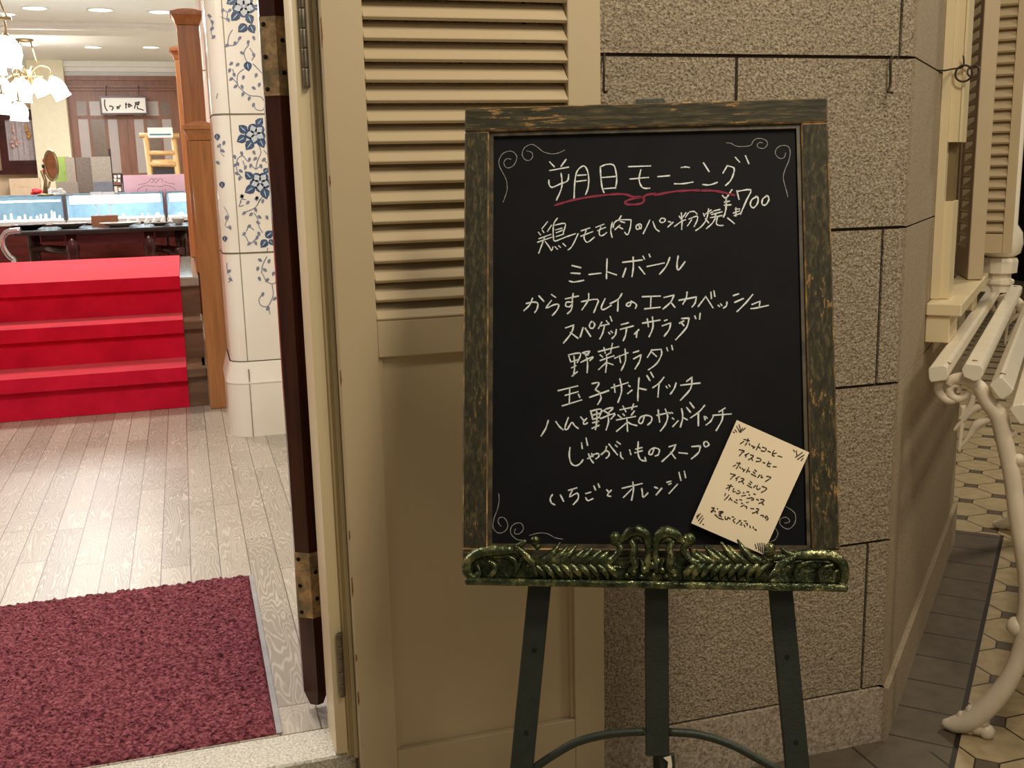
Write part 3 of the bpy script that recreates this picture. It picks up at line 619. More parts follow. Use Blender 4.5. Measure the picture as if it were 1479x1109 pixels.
# back leg leaves the top and reaches the floor behind
pb = bl(BW/2+.008, .02, LO-.022); qb = bp(965, 1100, LO-.02); fb = onZ(953, 1195, 0)
b = MB(); ax = (fb-pb).normalized(); sd = wv; n2 = ax.cross(sd).normalized()
b.cbox(pb, ax, sd, n2, ((0, (fb-pb).length-.003), (-.011, .011), (-.006, .006)), .0015, 0, 0); b.build('back_leg', M['easel'], easel)
b = MB(); p, q = bp(963, 1088, LO-.004), bp(966, 1140, LO-.004); flatbar(b, p, down(p, q, .12), .022, .010); b.build('inner_post', M['easel'], easel)
b = MB(); t0 = [bp(x, y, LO+.006) for x, y in ((958, 1094), (969, 1091), (971, 1105), (968, 1120), (963, 1118), (965, 1100))]; b.prism(t0, nv*.001); part(b.build('tape_tag', M['tagw'], easel), 'white tape tag')
for pts in (((772, 1109), (800, 1090), (835, 1071), (880, 1060), (931, 1056)), ((966, 1057), (1010, 1061), (1055, 1075), (1095, 1096), (1118, 1109), (1140, 1124))):
    b = MB(); P = [bp(x, y, LO) for x, y in pts]; b.tube(smooth(P, 5), .0062, 8); b.build('arched_brace', M['easel'], easel)
b = MB(); b.obox(bl(BW/2, 0, 0), wv, -uv, nv, ((-.012, .018), (-.007, -.001), (-.03, -.004))); b.build('top_clip', M['easel'], easel)
# ornate ledge
A0 = .030
def lp(x, y, o=A0): return bp(x, y, o)
b = MB()
o0 = lp(671, 838, 0); ex = (lp(1222, 848, 0)-o0); Lw = ex.length; ex.normalize(); ez = (uv-ex*uv.dot(ex)).normalized()
b.cbox(o0, ex, ez, nv, ((.004, Lw-.004), (-.004, .006), (-.034, .034)), .003, 0, 0)
b.cbox(o0, ex, ez, nv, ((.010, Lw-.010), (.004, .038), (.0012, .010)), .003, 0, 0)
ledge = b.build('carved_ledge', M['bronze'], easel); part(ledge, 'green bronze ledge carved with scrolls and leaves')
def orn(name, parts):
    b = MB()
    for pts, r in parts:
        if r == 'ball':
            for x, y, rr in pts: b.ball(lp(x, y, .026), rr*PX, 10)
            continue
        P = smooth([lp(x, y, o) for x, y, o in pts], 4); b.tube(P, [q*PX for q in r], 8)
    return b.build(name, M['bronze'], ledge)
ZZ = .024
def pts3(s, o=ZZ): return [(x, y, o) for x, y in s]
# end scrolls, left and right
orn('scroll', [(pts3([(760, 800), (745, 795), (722, 795), (700, 797), (683, 804), (675, 815), (676, 828), (684, 834), (690, 826)]), [5, 7, 8.5, 8.5, 8, 7.5, 6.5, 5, 3]),
               (pts3([(745, 826), (745, 812), (733, 804), (712, 803)]), [3, 4.5, 4.5, 3.5]), (pts3([(705, 834), (714, 826), (714, 816), (703, 810)]), [2.5, 4.5, 4.5, 2.5]),
               (pts3([(690, 836), (693, 826), (689, 816)]), [3, 3, 2])])
orn('scroll', [(pts3([(1115, 806), (1140, 803), (1165, 801), (1190, 801), (1207, 806), (1217, 816), (1220, 830), (1218, 842)]), [5, 7, 8.5, 8.5, 8, 7.5, 6.5, 5]),
               (pts3([(1152, 840), (1149, 826), (1157, 815), (1178, 810)]), [3, 4.5, 4.5, 3]), (pts3([(1186, 842), (1184, 828), (1192, 819), (1205, 816)]), [2.5, 4.5, 4.5, 2.5]),
               (pts3([(1204, 838), (1205, 828), (1212, 823)]), [3, 3, 2])])
# knots beside the scrolls
orn('leaf_knot', [(pts3([(742, 790), (753, 786), (760, 780)], .03), [3, 4.5, 3]), ([(773, 781, 8), (776, 789, 5)], 'ball'), (pts3([(745, 789), (755, 798), (768, 812), (776, 832)], .03), [4, 5.5, 5, 2]), (pts3([(757, 800), (748, 818), (742, 834)], .026), [4, 3, 1.5]), (pts3([(728, 792), (742, 797), (752, 806)]), [2, 4, 3])])
orn('leaf_knot', [([(1112, 792, 8), (1110, 799, 6)], 'ball'), (pts3([(1128, 790), (1134, 797), (1145, 801), (1160, 802)], .028), [2.5, 4, 4.5, 3]), (pts3([(1150, 803), (1130, 815), (1118, 828), (1104, 840)], .03), [4, 5, 5, 2]), (pts3([(1140, 806), (1128, 812), (1120, 822)], .03), [3, 4, 3])])
# leaf sprays either side: upper blades and lower blades off a mid rib
def spray(xs_up, xs_lo, flip, x0, x1):
    P = [(pts3([(x0, 812), ((x0+x1)/2, 816), (x1, 820)], .022), [3, 3.2, 2.5])]
    for x, h in xs_up: P.append(([(x-flip*8, 818, .020), (x+flip*6, 814-h*.12, .025), (x+flip*20, 813-h*.5, .025), (x+flip*31, 812-h, .021)], [2.5, 5.6, 5.2, 1.0]))
    for x in xs_lo: P.append(([(x-flip*6, 813, .020), (x+flip*7, 818, .026), (x+flip*17, 827, .027), (x+flip*21, 838, .024)], [2.5, 5.6, 5.8, 1.8]))
    return orn('leaf_spray', P)
spray([(768, 14), (779, 30), (790, 24), (802, 25), (814, 20), (826, 22), (838, 18), (850, 17), (862, 12)], [766, 779, 792, 805, 818, 831, 844, 857, 870], 1, 765, 905)
spray([(1108, 16), (1096, 33), (1082, 25), (1072, 30), (1059, 22), (1048, 24), (1036, 18), (1026, 20), (1014, 14)], [1112, 1099, 1086, 1073, 1060, 1047, 1034, 1021, 1008], -1, 1118, 985)
# centre volutes and berries
def vol(fl, cx, dy):
    q = lambda x, y: (cx+fl*x, y+dy, .027)
    return orn('volute', [([q(5, 826), q(4, 800), q(4, 782), q(9, 771), q(20, 766), (cx+fl*32, 770+dy, .027), q(40, 779)], [4, 4.5, 6, 8.5, 9.5, 8, 5]),
                          ([q(30, 779), q(24, 790), q(26, 804), q(23, 818), q(34, 826)], [4, 5.5, 6, 6, 3]),
                          ([q(12, 782), q(20, 776), q(29, 780)], [2.5, 4, 3]),
                          ([q(50, 782), q(44, 792), q(50, 802), q(60, 812), q(74, 816)], [4.5, 5, 5, 4.5, 2.5]), ([q(34, 771), q(43, 780), q(52, 784), (cx+fl*58, 779+dy, .026)], [5.5, 4.5, 4.5, 4]),
                          ([(cx+fl*52, 777+dy, 9.5)], 'ball'),
                          ([q(16, 806), q(12, 815), q(14, 826)], [2, 3, 2])])
vol(-1, 940, 0); vol(1, 943, 2)
orn('berry_cluster', [([(942, 817, 6.5), (930, 823, 6.5), (956, 824, 6), (934, 810, 5), (950, 810, 5), (915, 827, 6), (944, 831, 5), (926, 833, 5), (962, 833, 5), (905, 831, 4.5), (974, 832, 4.5)], 'ball')])

# ================================================================ wall hooks
def hook(name, pts, r, label):
    b = MB(); b.tube(smooth(pts, 4), r, 8); o = b.build(name, M['iron']); return tag(o, label, 'hook', 'shutter hooks on the stone wall')
def hk(x, y, o=0.012): return onY(x, y, YW-o)
hook('wall_hook', [hk(874, 79, -.004), hk(872.5, 80, .004), hk(872.5, 100), hk(872, 125), hk(873, 133), hk(877, 132, .018)], .0024, 'iron hook on the stone beside the upper edge of the cream shutter')
hook('wall_hook', [hk(1290, 82, -.004), hk(1286.5, 86), hk(1286, 105), hk(1285.5, 125), hk(1282, 132, .018), hk(1290, 134, .022)], .0026, 'iron hook hanging from the wall joint near the stone corner')

# ================================================================ bay window of the angled wall
def onS(x, y, s): return onP(x, y, su(s, 0, 0), S)
def uz(x, y, s):
    p = onS(x, y, s) - P1; return p.dot(U), p.z
b = MB(); b.obox(P1, S, -U, Z1, ((.57, 1.35), (.13, .136), (.96, 2.2)), 1)
for r in (((.562, .60), (.11, .15), (.95, 2.21)), ((1.32, 1.358), (.11, .15), (.95, 2.21)), ((.60, 1.32), (.11, .15), (.95, .99)), ((.60, 1.32), (.11, .15), (2.17, 2.21))): b.obox(P1, S, -U, Z1, r)
b.build('window_1', [M['cream2'], M['pane_dark']], kind='structure')
b = MB()
b.obox(P1, S, U, Z1, ((.48, .60), (.0008, .020), (.978, 2.2)))
zt = uz(1378, 205, .49)[1]; zm = uz(1376, 291, .49)[1]
b.obox(P1, S, U, Z1, ((.49, .60), (.0202, .046), (zt, 2.2))); b.obox(P1, S, U, Z1, ((.49, .60), (.0202, .042), (.978, zm)))
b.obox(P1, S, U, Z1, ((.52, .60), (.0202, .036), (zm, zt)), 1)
b.obox(P1, S, U, Z1, ((.484, .60), (.046, .052), (zt, 2.2)))
b.build('trim_2', [M['cream2'], M['recess_shade']], kind='structure')
b = MB(); b.cbox(P1, S, U, Z1, ((.40, 1.22), (.0008, .083), (.945, .9765)), .003, 0, 0)
b.cbox(P1, S, U, Z1, ((.41, .60), (.0008, .057), (.877, .944)), .002, 0, 0); b.cbox(P1, S, U, Z1, ((1.05, 1.2), (.0008, .057), (.877, .944)), .002, 0, 0)
tag(b.build('window_sill', M['cream2']), 'cream window sill on block brackets under the angled bay window', 'window sill')
# inner leaf, swung out with its edge toward the street
A_ = su(.976, .044, 0); dA = (S*.22-U*.06).normalized(); nA = (U+S*.27).normalized()
lf = thing('window_shutter', su(.98, .06, .979), 'cream louvred shutter leaf standing edge on above the window sill, held by the ring hook', 'shutter')
b = MB(); b.cbox(A_, dA, nA, Z1, ((0, .05), (0, .042), (.9785, 2.1)), .002, 0, 0); b.build('stile', M['cream'], lf)
b = MB(); b.cbox(A_, dA, nA, Z1, ((.19, .228), (.004, .036), (.9785, 2.1)), .002, 0, 0); b.build('stile', M['cream'], lf)
for z0, z1 in ((.9785, 1.06), (2.04, 2.1)):
    b = MB(); b.cbox(A_, dA, nA, Z1, ((.0502, .1898), (.003, .036), (z0, z1)), .002, 0, 0); b.build('rail', M['cream'], lf)
z = 1.075
while z < 2.02:
    b = MB(); t = math.radians(40); e1 = nA*math.cos(t)+Z1*math.sin(t); e2 = -nA*math.sin(t)+Z1*math.cos(t)
    b.obox(A_+nA*.004+Z1*(z-.012), dA, e1, e2, ((.0502, .1898), (0, .042), (0, .007))); b.build('louver', M['cream'], lf); z += .0345
# outer leaf facing the street
SL = 1.24
l2 = thing('window_shutter', su(SL, .12, 1.05), 'cream louvred window shutter leaf facing the street at the right edge, above the white post', 'shutter')
ua = uz(1424, 200, SL)[0]-.03; ub = uz(1458, 200, SL)[0]; uc = uz(1472, 200, SL)[0]; zb = uz(1440, 366, SL)[1]; zr = uz(1440, 338, SL)[1]
for q in ((ua-.04, ua), (ub, uc)):
    b = MB(); b.cbox(P1, U, S, Z1, (q, (SL, SL+.034), (zb, 2.1)), .0015, 0, 0); b.build('stile', M['cream'], l2)
for q in ((zb, zr), (2.05, 2.1)):
    b = MB(); b.cbox(P1, U, S, Z1, ((ua+.0002, ub-.0002), (SL+.0005, SL+.0335), q), .0015, 0, 0); b.build('rail', M['cream'], l2)
z = zr+.004
while z < 2.03:
    b = MB(); t = math.radians(48); e1 = S*math.cos(t)+Z1*math.sin(t); e2 = -S*math.sin(t)+Z1*math.cos(t)
    b.obox(su(SL+.003, 0, z), U, e1, e2, ((ua+.0002, ub-.0002), (0, .042), (0, .008))); b.build('louver', M['cream'], l2); z += .0335
# white turned post under it
po = su(SL+.10, uz(1443, 400, SL+.10)[0], 0)
b = MB(); zz_ = uz(1445, 372, SL+.10)[1]
b.lathe([(.030, .905), (.034, .925), (.034, .945), (.038, zz_-.085), (.046, zz_-.08), (.046, zz_-.07), (.036, zz_-.064), (.036, zz_-.05), (.052, zz_-.046), (.054, zz_-.01), (.05, zz_), (.038, zz_+.002)], po, Z1, 10, sm=False)
b.lathe([(.038, zz_+.002), (.058, zz_+.015), (.064, zz_+.045), (.060, zz_+.08), (.044, zz_+.105), (.044, 2.1)], po, Z1, 14)
b.obox(P1, S, U, Z1, ((SL+.08, SL+.12), (.0008, (po-P1).dot(U)), (.906, .93)))
tag(b.build('turned_post', M['white_paint']), 'white turned post behind the bench, below the right hand window shutter', 'post')
# ring hook holding the leaf
def onU(x, y, u): return onP(x, y, su(0, u, 0), U)
b = MB(); q = lambda x, y, s=.47: onS(x, y, s)
b.tube(smooth([onU(1352, 101, -.004), q(1362, 102, .42), q(1376, 99.5), q(1391, 96), q(1391.5, 80)], 3), .0022, 7)
b.tube(arc(q(1392, 106), U, Z1, .019, 0, 2*math.pi, 20), .0025, 7, cap=False)
b.tube(arc(q(1406, 103, .46), U, (Z1+S*.3).normalized(), .0135, 0, 2*math.pi, 18), .0025, 7, cap=False)
tag(b.build('ring_hook', M['iron']), 'iron hook with two linked rings holding the window shutter open', 'hook')

# ================================================================ bench against the angled wall
N0 = V(1.668, 1.868, 0)
def bq(x, y, off=0): return onP(x, y, N0+S*off, S)
bench = thing('garden_bench', N0+U*.3+S*.79, 'white slatted garden bench with cast iron branch legs at the right edge', 'bench')
k5 = lambda pts: [(1340+x/5.547, 440+y/5.547) for x, y in pts]
slats = [[(5, 515), (20, 498), (135, 485), (158, 505), (168, 560), (150, 605), (25, 622), (8, 590)],
         [(272, 520), (300, 470), (425, 485), (447, 510), (440, 570), (415, 608), (365, 612), (290, 580)],
         [(497, 640), (575, 580), (602, 585), (690, 680), (672, 710), (600, 760), (562, 742), (500, 655)],
         [(655, 835), (680, 810), (765, 795), (790, 812), (812, 905), (790, 945), (742, 962), (680, 880)]]
LB = 1.58
for i, sp in enumerate(slats):
    b = MB(); poly = [bq(x, y, -.035) for x, y in k5(sp)]; b.prism(poly, S*(LB+.075)); sl = b.build('back_slat', M['white_paint'], bench, bevel=.002)
    c = MB(); top = sorted(poly, key=lambda p: -p.z)[:3]; ce = (top[0]+top[1])/2
    for ss in (.045, LB+.03): c.lathe([(.006, -.001), (.006, .0012), (.003, .002)], ce+S*ss, Z1, 8)
    c.build('screw', M['brass'], sl)
def px(r): return r*2.3/FPX
def frame(off):
    b = MB(); F = lambda pts: smooth([bq(x, y)+S*off for x, y in pts], 4)
    b.tube(F(k5([(235, 705), (255, 680), (245, 650), (205, 645), (175, 680), (190, 730), (240, 755), (300, 735), (320, 690)])), [px(q) for q in (2, 3.5, 4.5, 5, 5.5, 6, 6, 5, 3.5)], 10)
    b.tube(F(k5([(95, 615), (82, 670), (105, 725), (160, 765), (220, 765)])), [px(q) for q in (6, 6.5, 6.5, 6.5, 5)], 10)
    tr = k5([(165, 640), (205, 600), (280, 592), (360, 620), (430, 685)]) + [(1370+x/4.62, 560+y/4.62) for x, y in ((262, 95), (330, 180), (360, 290), (392, 440), (425, 600), (448, 780), (470, 930))] + [(1479, 800), (1485, 850)] + \
         [(1280+x/3.84, 820+y/3.84) for x, y in ((775, 300), (758, 420), (720, 540), (655, 660), (560, 770), (470, 840), (380, 868), (310, 858))]
    rr = [7, 8, 9.5, 10, 11, 11.5, 13, 12.5, 12, 12, 12, 12, 13, 13, 14, 13, 13, 14.5, 16, 16.5, 13.5, 5]
    b.tube(F(tr), [px(q) for q in rr], 12)
    for x, y, r in ((1443, 634, 7), (1471, 664, 9), (1462, 627, 7), (1425, 1057, 12.5), (1376, 1043, 9), (1390, 1036, 10), (1404, 1028, 11), (1411, 1050, 12.5), (1398, 1047, 12), (1385, 1046, 10), (1418, 1040, 12), (1468, 905, 15)): b.ball(bq(x, y)+S*(off+.002), px(r), 10)
    return b.build('leg_frame', M['iron_white'], bench)
fr = frame(0)
b = MB()
F = lambda pts: smooth([bq(x, y) for x, y in pts], 4)
b.tube(F([(1437, 602), (1424, 608), (1411, 613), (1401, 628), (1384, 650)]), [px(q) for q in (6, 5.5, 7, 4.5, 1.5)], 8)
b.tube(F([(1426, 583), (1406, 592), (1386, 612), (1378, 622)]), [px(q) for q in (6, 5, 3.5, 2)], 8)
b.tube(F([(1391, 585), (1389, 615), (1385, 655)]), [px(q) for q in (4, 3.5, 2.5)], 8)
b.tube(F([(1407, 570), (1400, 590), (1386, 606)]), [px(q) for q in (5, 4.5, 4)], 8)
br = b.build('branch_brace', M['iron_white'], fr)
f2 = fr.copy(); COL.objects.link(f2); f2.parent = bench; f2.location = S*LB; W[f2] = W[fr]+S*LB
c = br.copy(); COL.objects.link(c); c.parent = f2
for i in range(4):   # seat and front legs, beyond the frame edge
    b = MB(); b.obox(N0+U*(.15+.10*i), U, S, Z1, ((0, .075), (-.03, LB+.03), (.40-.012*(i == 0), .424-.012*(i == 0)))); b.build('seat_slat', M['white_paint'], bench, bevel=.002)
for off in (0, LB):
    b = MB(); o = N0+S*off
    b.tube(smooth([o+U*.10+Z1*.40, o+U*.30+Z1*.375, o+U*.52+Z1*.378, o+U*.57+Z1*.33, o+U*.53+Z1*.2, o+U*.54+Z1*.08, o+U*.60+Z1*.012], 4), .013, 8); b.build('front_leg', M['iron_white'], bench)

# ================================================================ SHOP INTERIOR
YB = 16.6; ZC_ = 2.80; XR = .95; XLf = -5
b = MB(); b.box((XLf, 2.042, .08), (XR, YB+.1, FI)); b.build('floor', M['planks'], kind='structure')
ZR = 2.95
b = MB(); b.box((XLf, 2.05, ZC_), (XR, 11.9, ZC_+.1)); b.box((XLf, 11.85, ZR), (XR, YB+.1, ZR+.1)); b.box((XLf, 11.8, ZC_+.001), (XR, 11.9, ZR+.05))
for y in (11.35,):
    b.box((XLf, y, ZC_-.07), (XR, y+.40, ZC_)); b.box((XLf, y-.06, ZC_-.035), (XR, y+.46, ZC_-.001))
b.build('ceiling', M['ceil'], kind='structure')
b = MB(); b.box((XR, 2.05, FI), (XR+.1, YB, 2.95)); b.build('wall_side', M['wall_cream'], kind='structure')
b = MB(); b.box((XLf-.1, 2.05, FI), (XLf, YB, 2.95)); b.build('wall_left', M['wall_cream'], kind='structure')
b = MB(); b.box((XLf, YB, FI), (XR, YB+.1, 2.95)); b.build('wall_back', M['wall_warm'], kind='structure')
b = MB()
zc0 = onY(160, 112, YB)[2]
b.box((XLf, YB-.06, zc0), (XR, YB, ZR)); b.box((XLf, YB-.12, zc0+.07), (XR, YB-.06, ZR)); b.box((XLf, YB-.20, zc0+.13), (XR, YB-.12, ZR)); b.build('trim_3', M['ceil'], kind='structure')
# entrance wall above and left of the doorway
b = MB(); b.box((XLf, 1.95, 2.35), (.246, 2.05, 2.9)); b.box((XLf, 1.95, .2), (-2.0, 2.05, 2.35)); b.build('wall_entrance', M['wall_cream'], kind='structure')

# burgundy mat
b = MB(); x0, x1, y0, y1 = -1.6, .1005, 2.046, 2.962; st = .0072
nx, ny = int((x1-x0)/st), int((y1-y0)/st)
for j in range(ny+1):
    for i in range(nx+1):
        e = min(i, nx-i, j, ny-j); h = .003+random.random()*.0125 if e > 0 else .0003
        b.v.append(V(x0+(x1-x0)*i/nx+(random.random()-.5)*.003*(e > 0), y0+(y1-y0)*j/ny+(random.random()-.5)*.003*(e > 0), FI+h))
for j in range(ny):
    for i in range(nx): b.f.append([j*(nx+1)+i, j*(nx+1)+i+1, (j+1)*(nx+1)+i+1, (j+1)*(nx+1)+i]); b.m.append(0); b.sm.append(True)
mat_ = b.build('door_mat', M['mat']); tag(mat_, 'burgundy pile entrance mat just inside the threshold', 'mat')
b = MB(); b.box((x1, y0, FI+.0003), (x1+.0115, y1+.006, FI+.004)); b.box((x0, y1, FI+.0003), (x1, y1+.006, FI+.004)); part(b.build('rubber_edge', M['matedge'], mat_), 'grey rubber edging')

# stairs with red runner
Y0 = 5.424; XE = .056; XC = -.04; RI = .2; TR = .28
stairs = thing('staircase', (-1.2, 6.4, FI), 'dark wooden steps up to a landing, beside the oak newel post', 'stairs')
for k in range(3):
    yf = Y0+TR*k; zt = FI+RI*(k+1)
    b = MB(); b.box((-3.2, yf, FI+RI*k if k == 0 else FI+RI*k-.05), (XE, yf+.025, zt-.05)); b.build('riser', M['stairwood'], stairs)
    b = MB(); b.cbox(V(0, 0, 0), X1, Y1, Z1, ((-3.2, XE), (yf-.03, yf+TR+.02 if k < 2 else 7.58), (zt-.05, zt)), .006, 0, 0)
    b.build('tread' if k < 2 else 'landing', M['stairwood'] if k < 2 else M['landwood'], stairs)
b = MB(); b.box((-3.2, 7.55, FI), (XE, 7.575, FI+RI*3-.05)); b.box((XE-.02, Y0+.03, FI), (XE, 7.55, FI+RI)); b.box((XE-.02, Y0+TR+.03, FI+RI), (XE, 7.55, FI+RI*2-.05)); b.build('side_panel', M['stairwood'], stairs)
prof = []
for k in range(3):
    yf = Y0+TR*k; zb_ = FI+RI*k; zt = zb_+RI
    prof += [(yf, zb_+(.002 if k == 0 else .0)), (yf, zt-.05), (yf-.03, zt-.05), (yf-.03, zt)]
prof += [(7.58, FI+RI*3)]
def offp(pr, d):
    out = []
    for i, (y, z) in enumerate(pr):
        ny = nz = 0
        for a, c in ((i-1, i), (i, i+1)):
            if a < 0 or c >= len(pr): continue
            dy, dz = pr[c][0]-pr[a][0], pr[c][1]-pr[a][1]; l = math.hypot(dy, dz)
            if l: 
                ny = ny - dz/l if abs(-dz/l) > .5 else ny; nz = nz + dy/l if abs(dy/l) > .5 else nz
        out.append((y+max(-1, min(1, ny))*d, z+max(-1, min(1, nz))*d))
    return out
o1, o2 = offp(prof, .001), offp(prof, .009)
b = MB(); n = len(prof)
vs = []
for xx in (-3.0, XC):
    vs += [V(xx, *p) for p in o1] + [V(xx, *p) for p in o2]
fs = []
for i in range(n-1):
    fs += [(n+i, n+i+1, 3*n+i+1, 3*n+i), (i+1, i, 2*n+i, 2*n+i+1), (i, i+1, n+i+1, n+i), (2*n+i+1, 2*n+i, 3*n+i, 3*n+i+1)]
fs += [(0, n, 3*n, 2*n), (n-1, 3*n-1, 4*n-1, 2*n-1)]
b.add(vs, fs); tag(b.build('stair_carpet', M['red']), 'bright red carpet runner laid over the steps and landing', 'carpet')

# newel posts
def newel(x, y, z0, z1, wd, label):
    t = thing('newel_post', (x, y, z0), label, 'post', 'oak newel posts by the stairs'); h = wd/2
    b = MB(); b.cbox(V(x, y, 0), X1, Y1, Z1, ((-h, h), (-h, h), (z0, z1-.07)), .004, 0, 0); b.build('shaft', M['newel'], t)
    b = MB()
    def fr_(za, ha, zb, hb): b.hexa([(x-ha, y-ha, za), (x+ha, y-ha, za), (x+ha, y+ha, za), (x-ha, y+ha, za), (x-hb, y-hb, zb), (x+hb, y-hb, zb), (x+hb, y+hb, zb), (x-hb, y+hb, zb)])
    fr_(z1-.07, h+.004, z1-.045, h+.010); fr_(z1-.045, h+.010, z1-.02, h+.024); fr_(z1-.02, h+.030, z1-.004, h+.030); fr_(z1-.004, h+.026, z1+.012, h*.8); fr_(z1+.012, h*.8, z1+.02, h*.25)
    b.build('cap', M['newel'], t); return t
newel(.1085, 5.372, FI, 1.565, .1, 'square oak newel post with moulded cap at the foot of the red stairs')
pB = onY(266, 18, 6.26); newel(pB.x+.012, 6.26, FI+RI*3, pB.z, .116, 'taller oak newel post standing on the landing behind the post at the foot')
pC = onY(259, 70, 7.5); newel(pC.x+.01, 7.5, FI+RI*3, pC.z, .09, 'far oak newel post half hidden behind the taller one')

# tiled pillar with blue flowers
YP = 4.69; XP0 = onY(335.5, 553, YP+.05).x; XP1 = XP0+.46; CR_ = .07
def rrect(x0, x1, y0, y1, r, n=6):
    out = []
    for cx, cy, a in ((x0+r, y0+r, math.pi), (x1-r, y0+r, 1.5*math.pi), (x1-r, y1-r, 0), (x0+r, y1-r, .5*math.pi)):
        for i in range(n+1): out.append((cx+r*math.cos(a+.5*math.pi*i/n), cy+r*math.sin(a+.5*math.pi*i/n)))
    return out
def pillar(xa, xb, ya, yb, label, zj):
    t = thing('tiled_pillar', ((xa+xb)/2, (ya+yb)/2, FI), label, 'pillar')
    def ring(b, e, z0, e2, z1, mi=0):
        p = rrect(xa-e, xb+e, ya-e, yb+e, CR_+e); q = rrect(xa-e2, xb+e2, ya-e2, yb+e2, CR_+e2); n = len(p)
        b.add([V(x, y, z0) for x, y in p]+[V(x, y, z1) for x, y in q], [(i, (i+1) % n, n+(i+1) % n, n+i) for i in range(n)], mi, True)
    b = MB(); zs = [FI+.33]+zj+[ZC_]
    for a, c in zip(zs[:-1], zs[1:]):
        ring(b, 0, a+.004, 0, c-.004); ring(b, -.003, a-.004, -.003, a+.004, 1)
        for xx in (xa+CR_-.002, xa+CR_+.215): b.box((xx, ya-.0006, a+.004), (xx+.004, ya+.004, c-.004), 1)
    b.build('tiled_shaft', [M['tile'], M['groutline']], t)
    b = MB(); ring(b, .024, FI, .024, FI+.232); ring(b, .024, FI+.232, .027, FI+.24); ring(b, .027, FI+.24, .024, FI+.25); ring(b, .024, FI+.25, .004, FI+.33)
    b.box((xa+CR_-.002, ya-.0256, FI), (xa+CR_+.002, ya, FI+.30), 1)
    b.build('tiled_base', [M['tile'], M['groutline']], t); return t
zj1, zj2 = onY(370, 365, YP).z, onY(360, 165, YP).z
pil = pillar(XP0, XP1, YP, YP+.46, 'white tiled pillar painted with blue flowers beside the stairs', [zj1, zj2, zj2+(zj2-zj1)])
def pp(x, y, o=.0012):    # photo point on the pillar's front face or rounded left corner
    yy = YP
    for _ in range(6):
        p = onY(x, y, yy); d = XP0+CR_-p.x
        yy = YP if d <= 0 else YP+CR_-math.sqrt(max(CR_**2-min(d, CR_*.97)**2, 0))
    p = onY(x, y, yy); nx_ = max(0, XP0+CR_-p.x)/CR_; nx_ = min(nx_, .97)
    return p + V(-nx_, -math.sqrt(1-nx_*nx_), 0)*o
fl = {'d': MB(), 'p': MB(), 'v': MB()}
def blob(k, cx, cy, pts, o):
    P = [pp(cx+x, cy+y, o) for x, y in pts]; c = pp(cx, cy, o); n = len(P); fl[k].add([c]+P, [(0, 1+i, 1+(i+1) % n) for i in range(n)])
def leafp(cx, cy, ang, L, wd, k='d', o=.0012):
    ca, sa = math.cos(ang), math.sin(ang); pts = []
    for t, s in ((-.5, 0), (-.38, .62), (-.15, 1), (.15, .8), (.35, .35), (.5, 0), (.35, -.35), (.15, -.8), (-.15, -1), (-.38, -.62)): pts.append((t*L*ca-s*wd/2*sa, t*L*sa+s*wd/2*ca))
    blob(k, cx, cy, pts, o)
def flower(cx, cy, r, a0):
    for i in range(5):
        a = a0+i*2*math.pi/5; blob('d', cx+math.cos(a)*r*.55, cy+math.sin(a)*r*.52, [(math.cos(j*.628)*r*.47, math.sin(j*.628)*r*.46) for j in range(10)], .0010)
    for i in range(5):
        a = a0+i*2*math.pi/5; leafp(cx+math.cos(a)*r*.46, cy+math.sin(a)*r*.44, a, r*.84, r*.66, 'p', .0016)
    blob('v', cx, cy, [(math.cos(j*.628)*r*.24, math.sin(j*.628)*r*.2) for j in range(10)], .0021); blob('p', cx, cy, [(math.cos(j*.628)*r*.14, math.sin(j*.628)*r*.12) for j in range(10)], .0025)
for f in ((352, 9, 17, .3), (368.8, 192.8, 15.5, .5), (375.7, 262.8, 15.5, .3), (389, 14, 9, 1)): flower(*f)
for x, y, a, L in ((339.5, 24, 2.3, 15), (361, 28, 1.2, 14), (350, 41, 2.4, 15), (364, 42, 1.1, 13), (333, 2, 2.6, 13), (371, 11, .3, 9), (375, 176, -.9, 13), (350.5, 186, -2.4, 14), (348.6, 201, 2.6, 14), (360, 210, 2.2, 15), (378, 206.7, 1.1, 14), (358.7, 253, -2.3, 13), (384.5, 246, -.8, 9), (360.6, 274, 2.6, 15), (383, 280, 1.3, 15), (358, 96, 1.4, 13), (389, 338, -.7, 13), (381, 352, 2.2, 13), (392, 350, 1, 9), (321, 267, 1.4, 9), (314, 198, 1.5, 9), (325, 345, 1.5, 8)):
    leafp(x, y, a, L*1.12, L*.95); leafp(x, y, a, L*.75, L*.10, 'p', .0018)
def vine(s, ox, oy, k, wd=1.15):
    for st in parse(s, ox, oy, k):
        P = smooth([pp(x, y) for x, y in st], 3); n = len(P); vs = []
        for i in range(n):
            t = P[min(i+1, n-1)]-P[max(i-1, 0)]
            sd = t.cross(Y1); sd = sd.normalized()*(wd*.5*4.7/FPX) if sd.length > 1e-9 else X1*.001
            vs += [P[i]+sd, P[i]-sd]
        fl['v'].add(vs, [(2*i, 2*i+1, 2*i+3, 2*i+2) for i in range(n-1)])
def drops(lst, ox, oy, k, L=6.0):
    for x, y in lst: leafp(ox+x/k, oy+y/k, random.choice((1.2, 1.9, .6, 2.4)), L*1.25, L*.75, 'v', .0014)
vine("455,420 410,480 415,540 440,590; 460,450 500,520 480,570; 405,650 350,700 345,790 390,850 460,900 560,910 600,960; 490,600 540,650 575,690; 500,980 520,1030 580,1040 605,1000; 250,430 265,340 300,280; 255,430 330,420 370,350; 200,90 250,120 240,190; 190,160 240,180; 345,790 300,740 275,750; 300,650 320,720; 70,150 110,220 100,300 115,360; 150,930 160,880", 290, 0, 6.523)
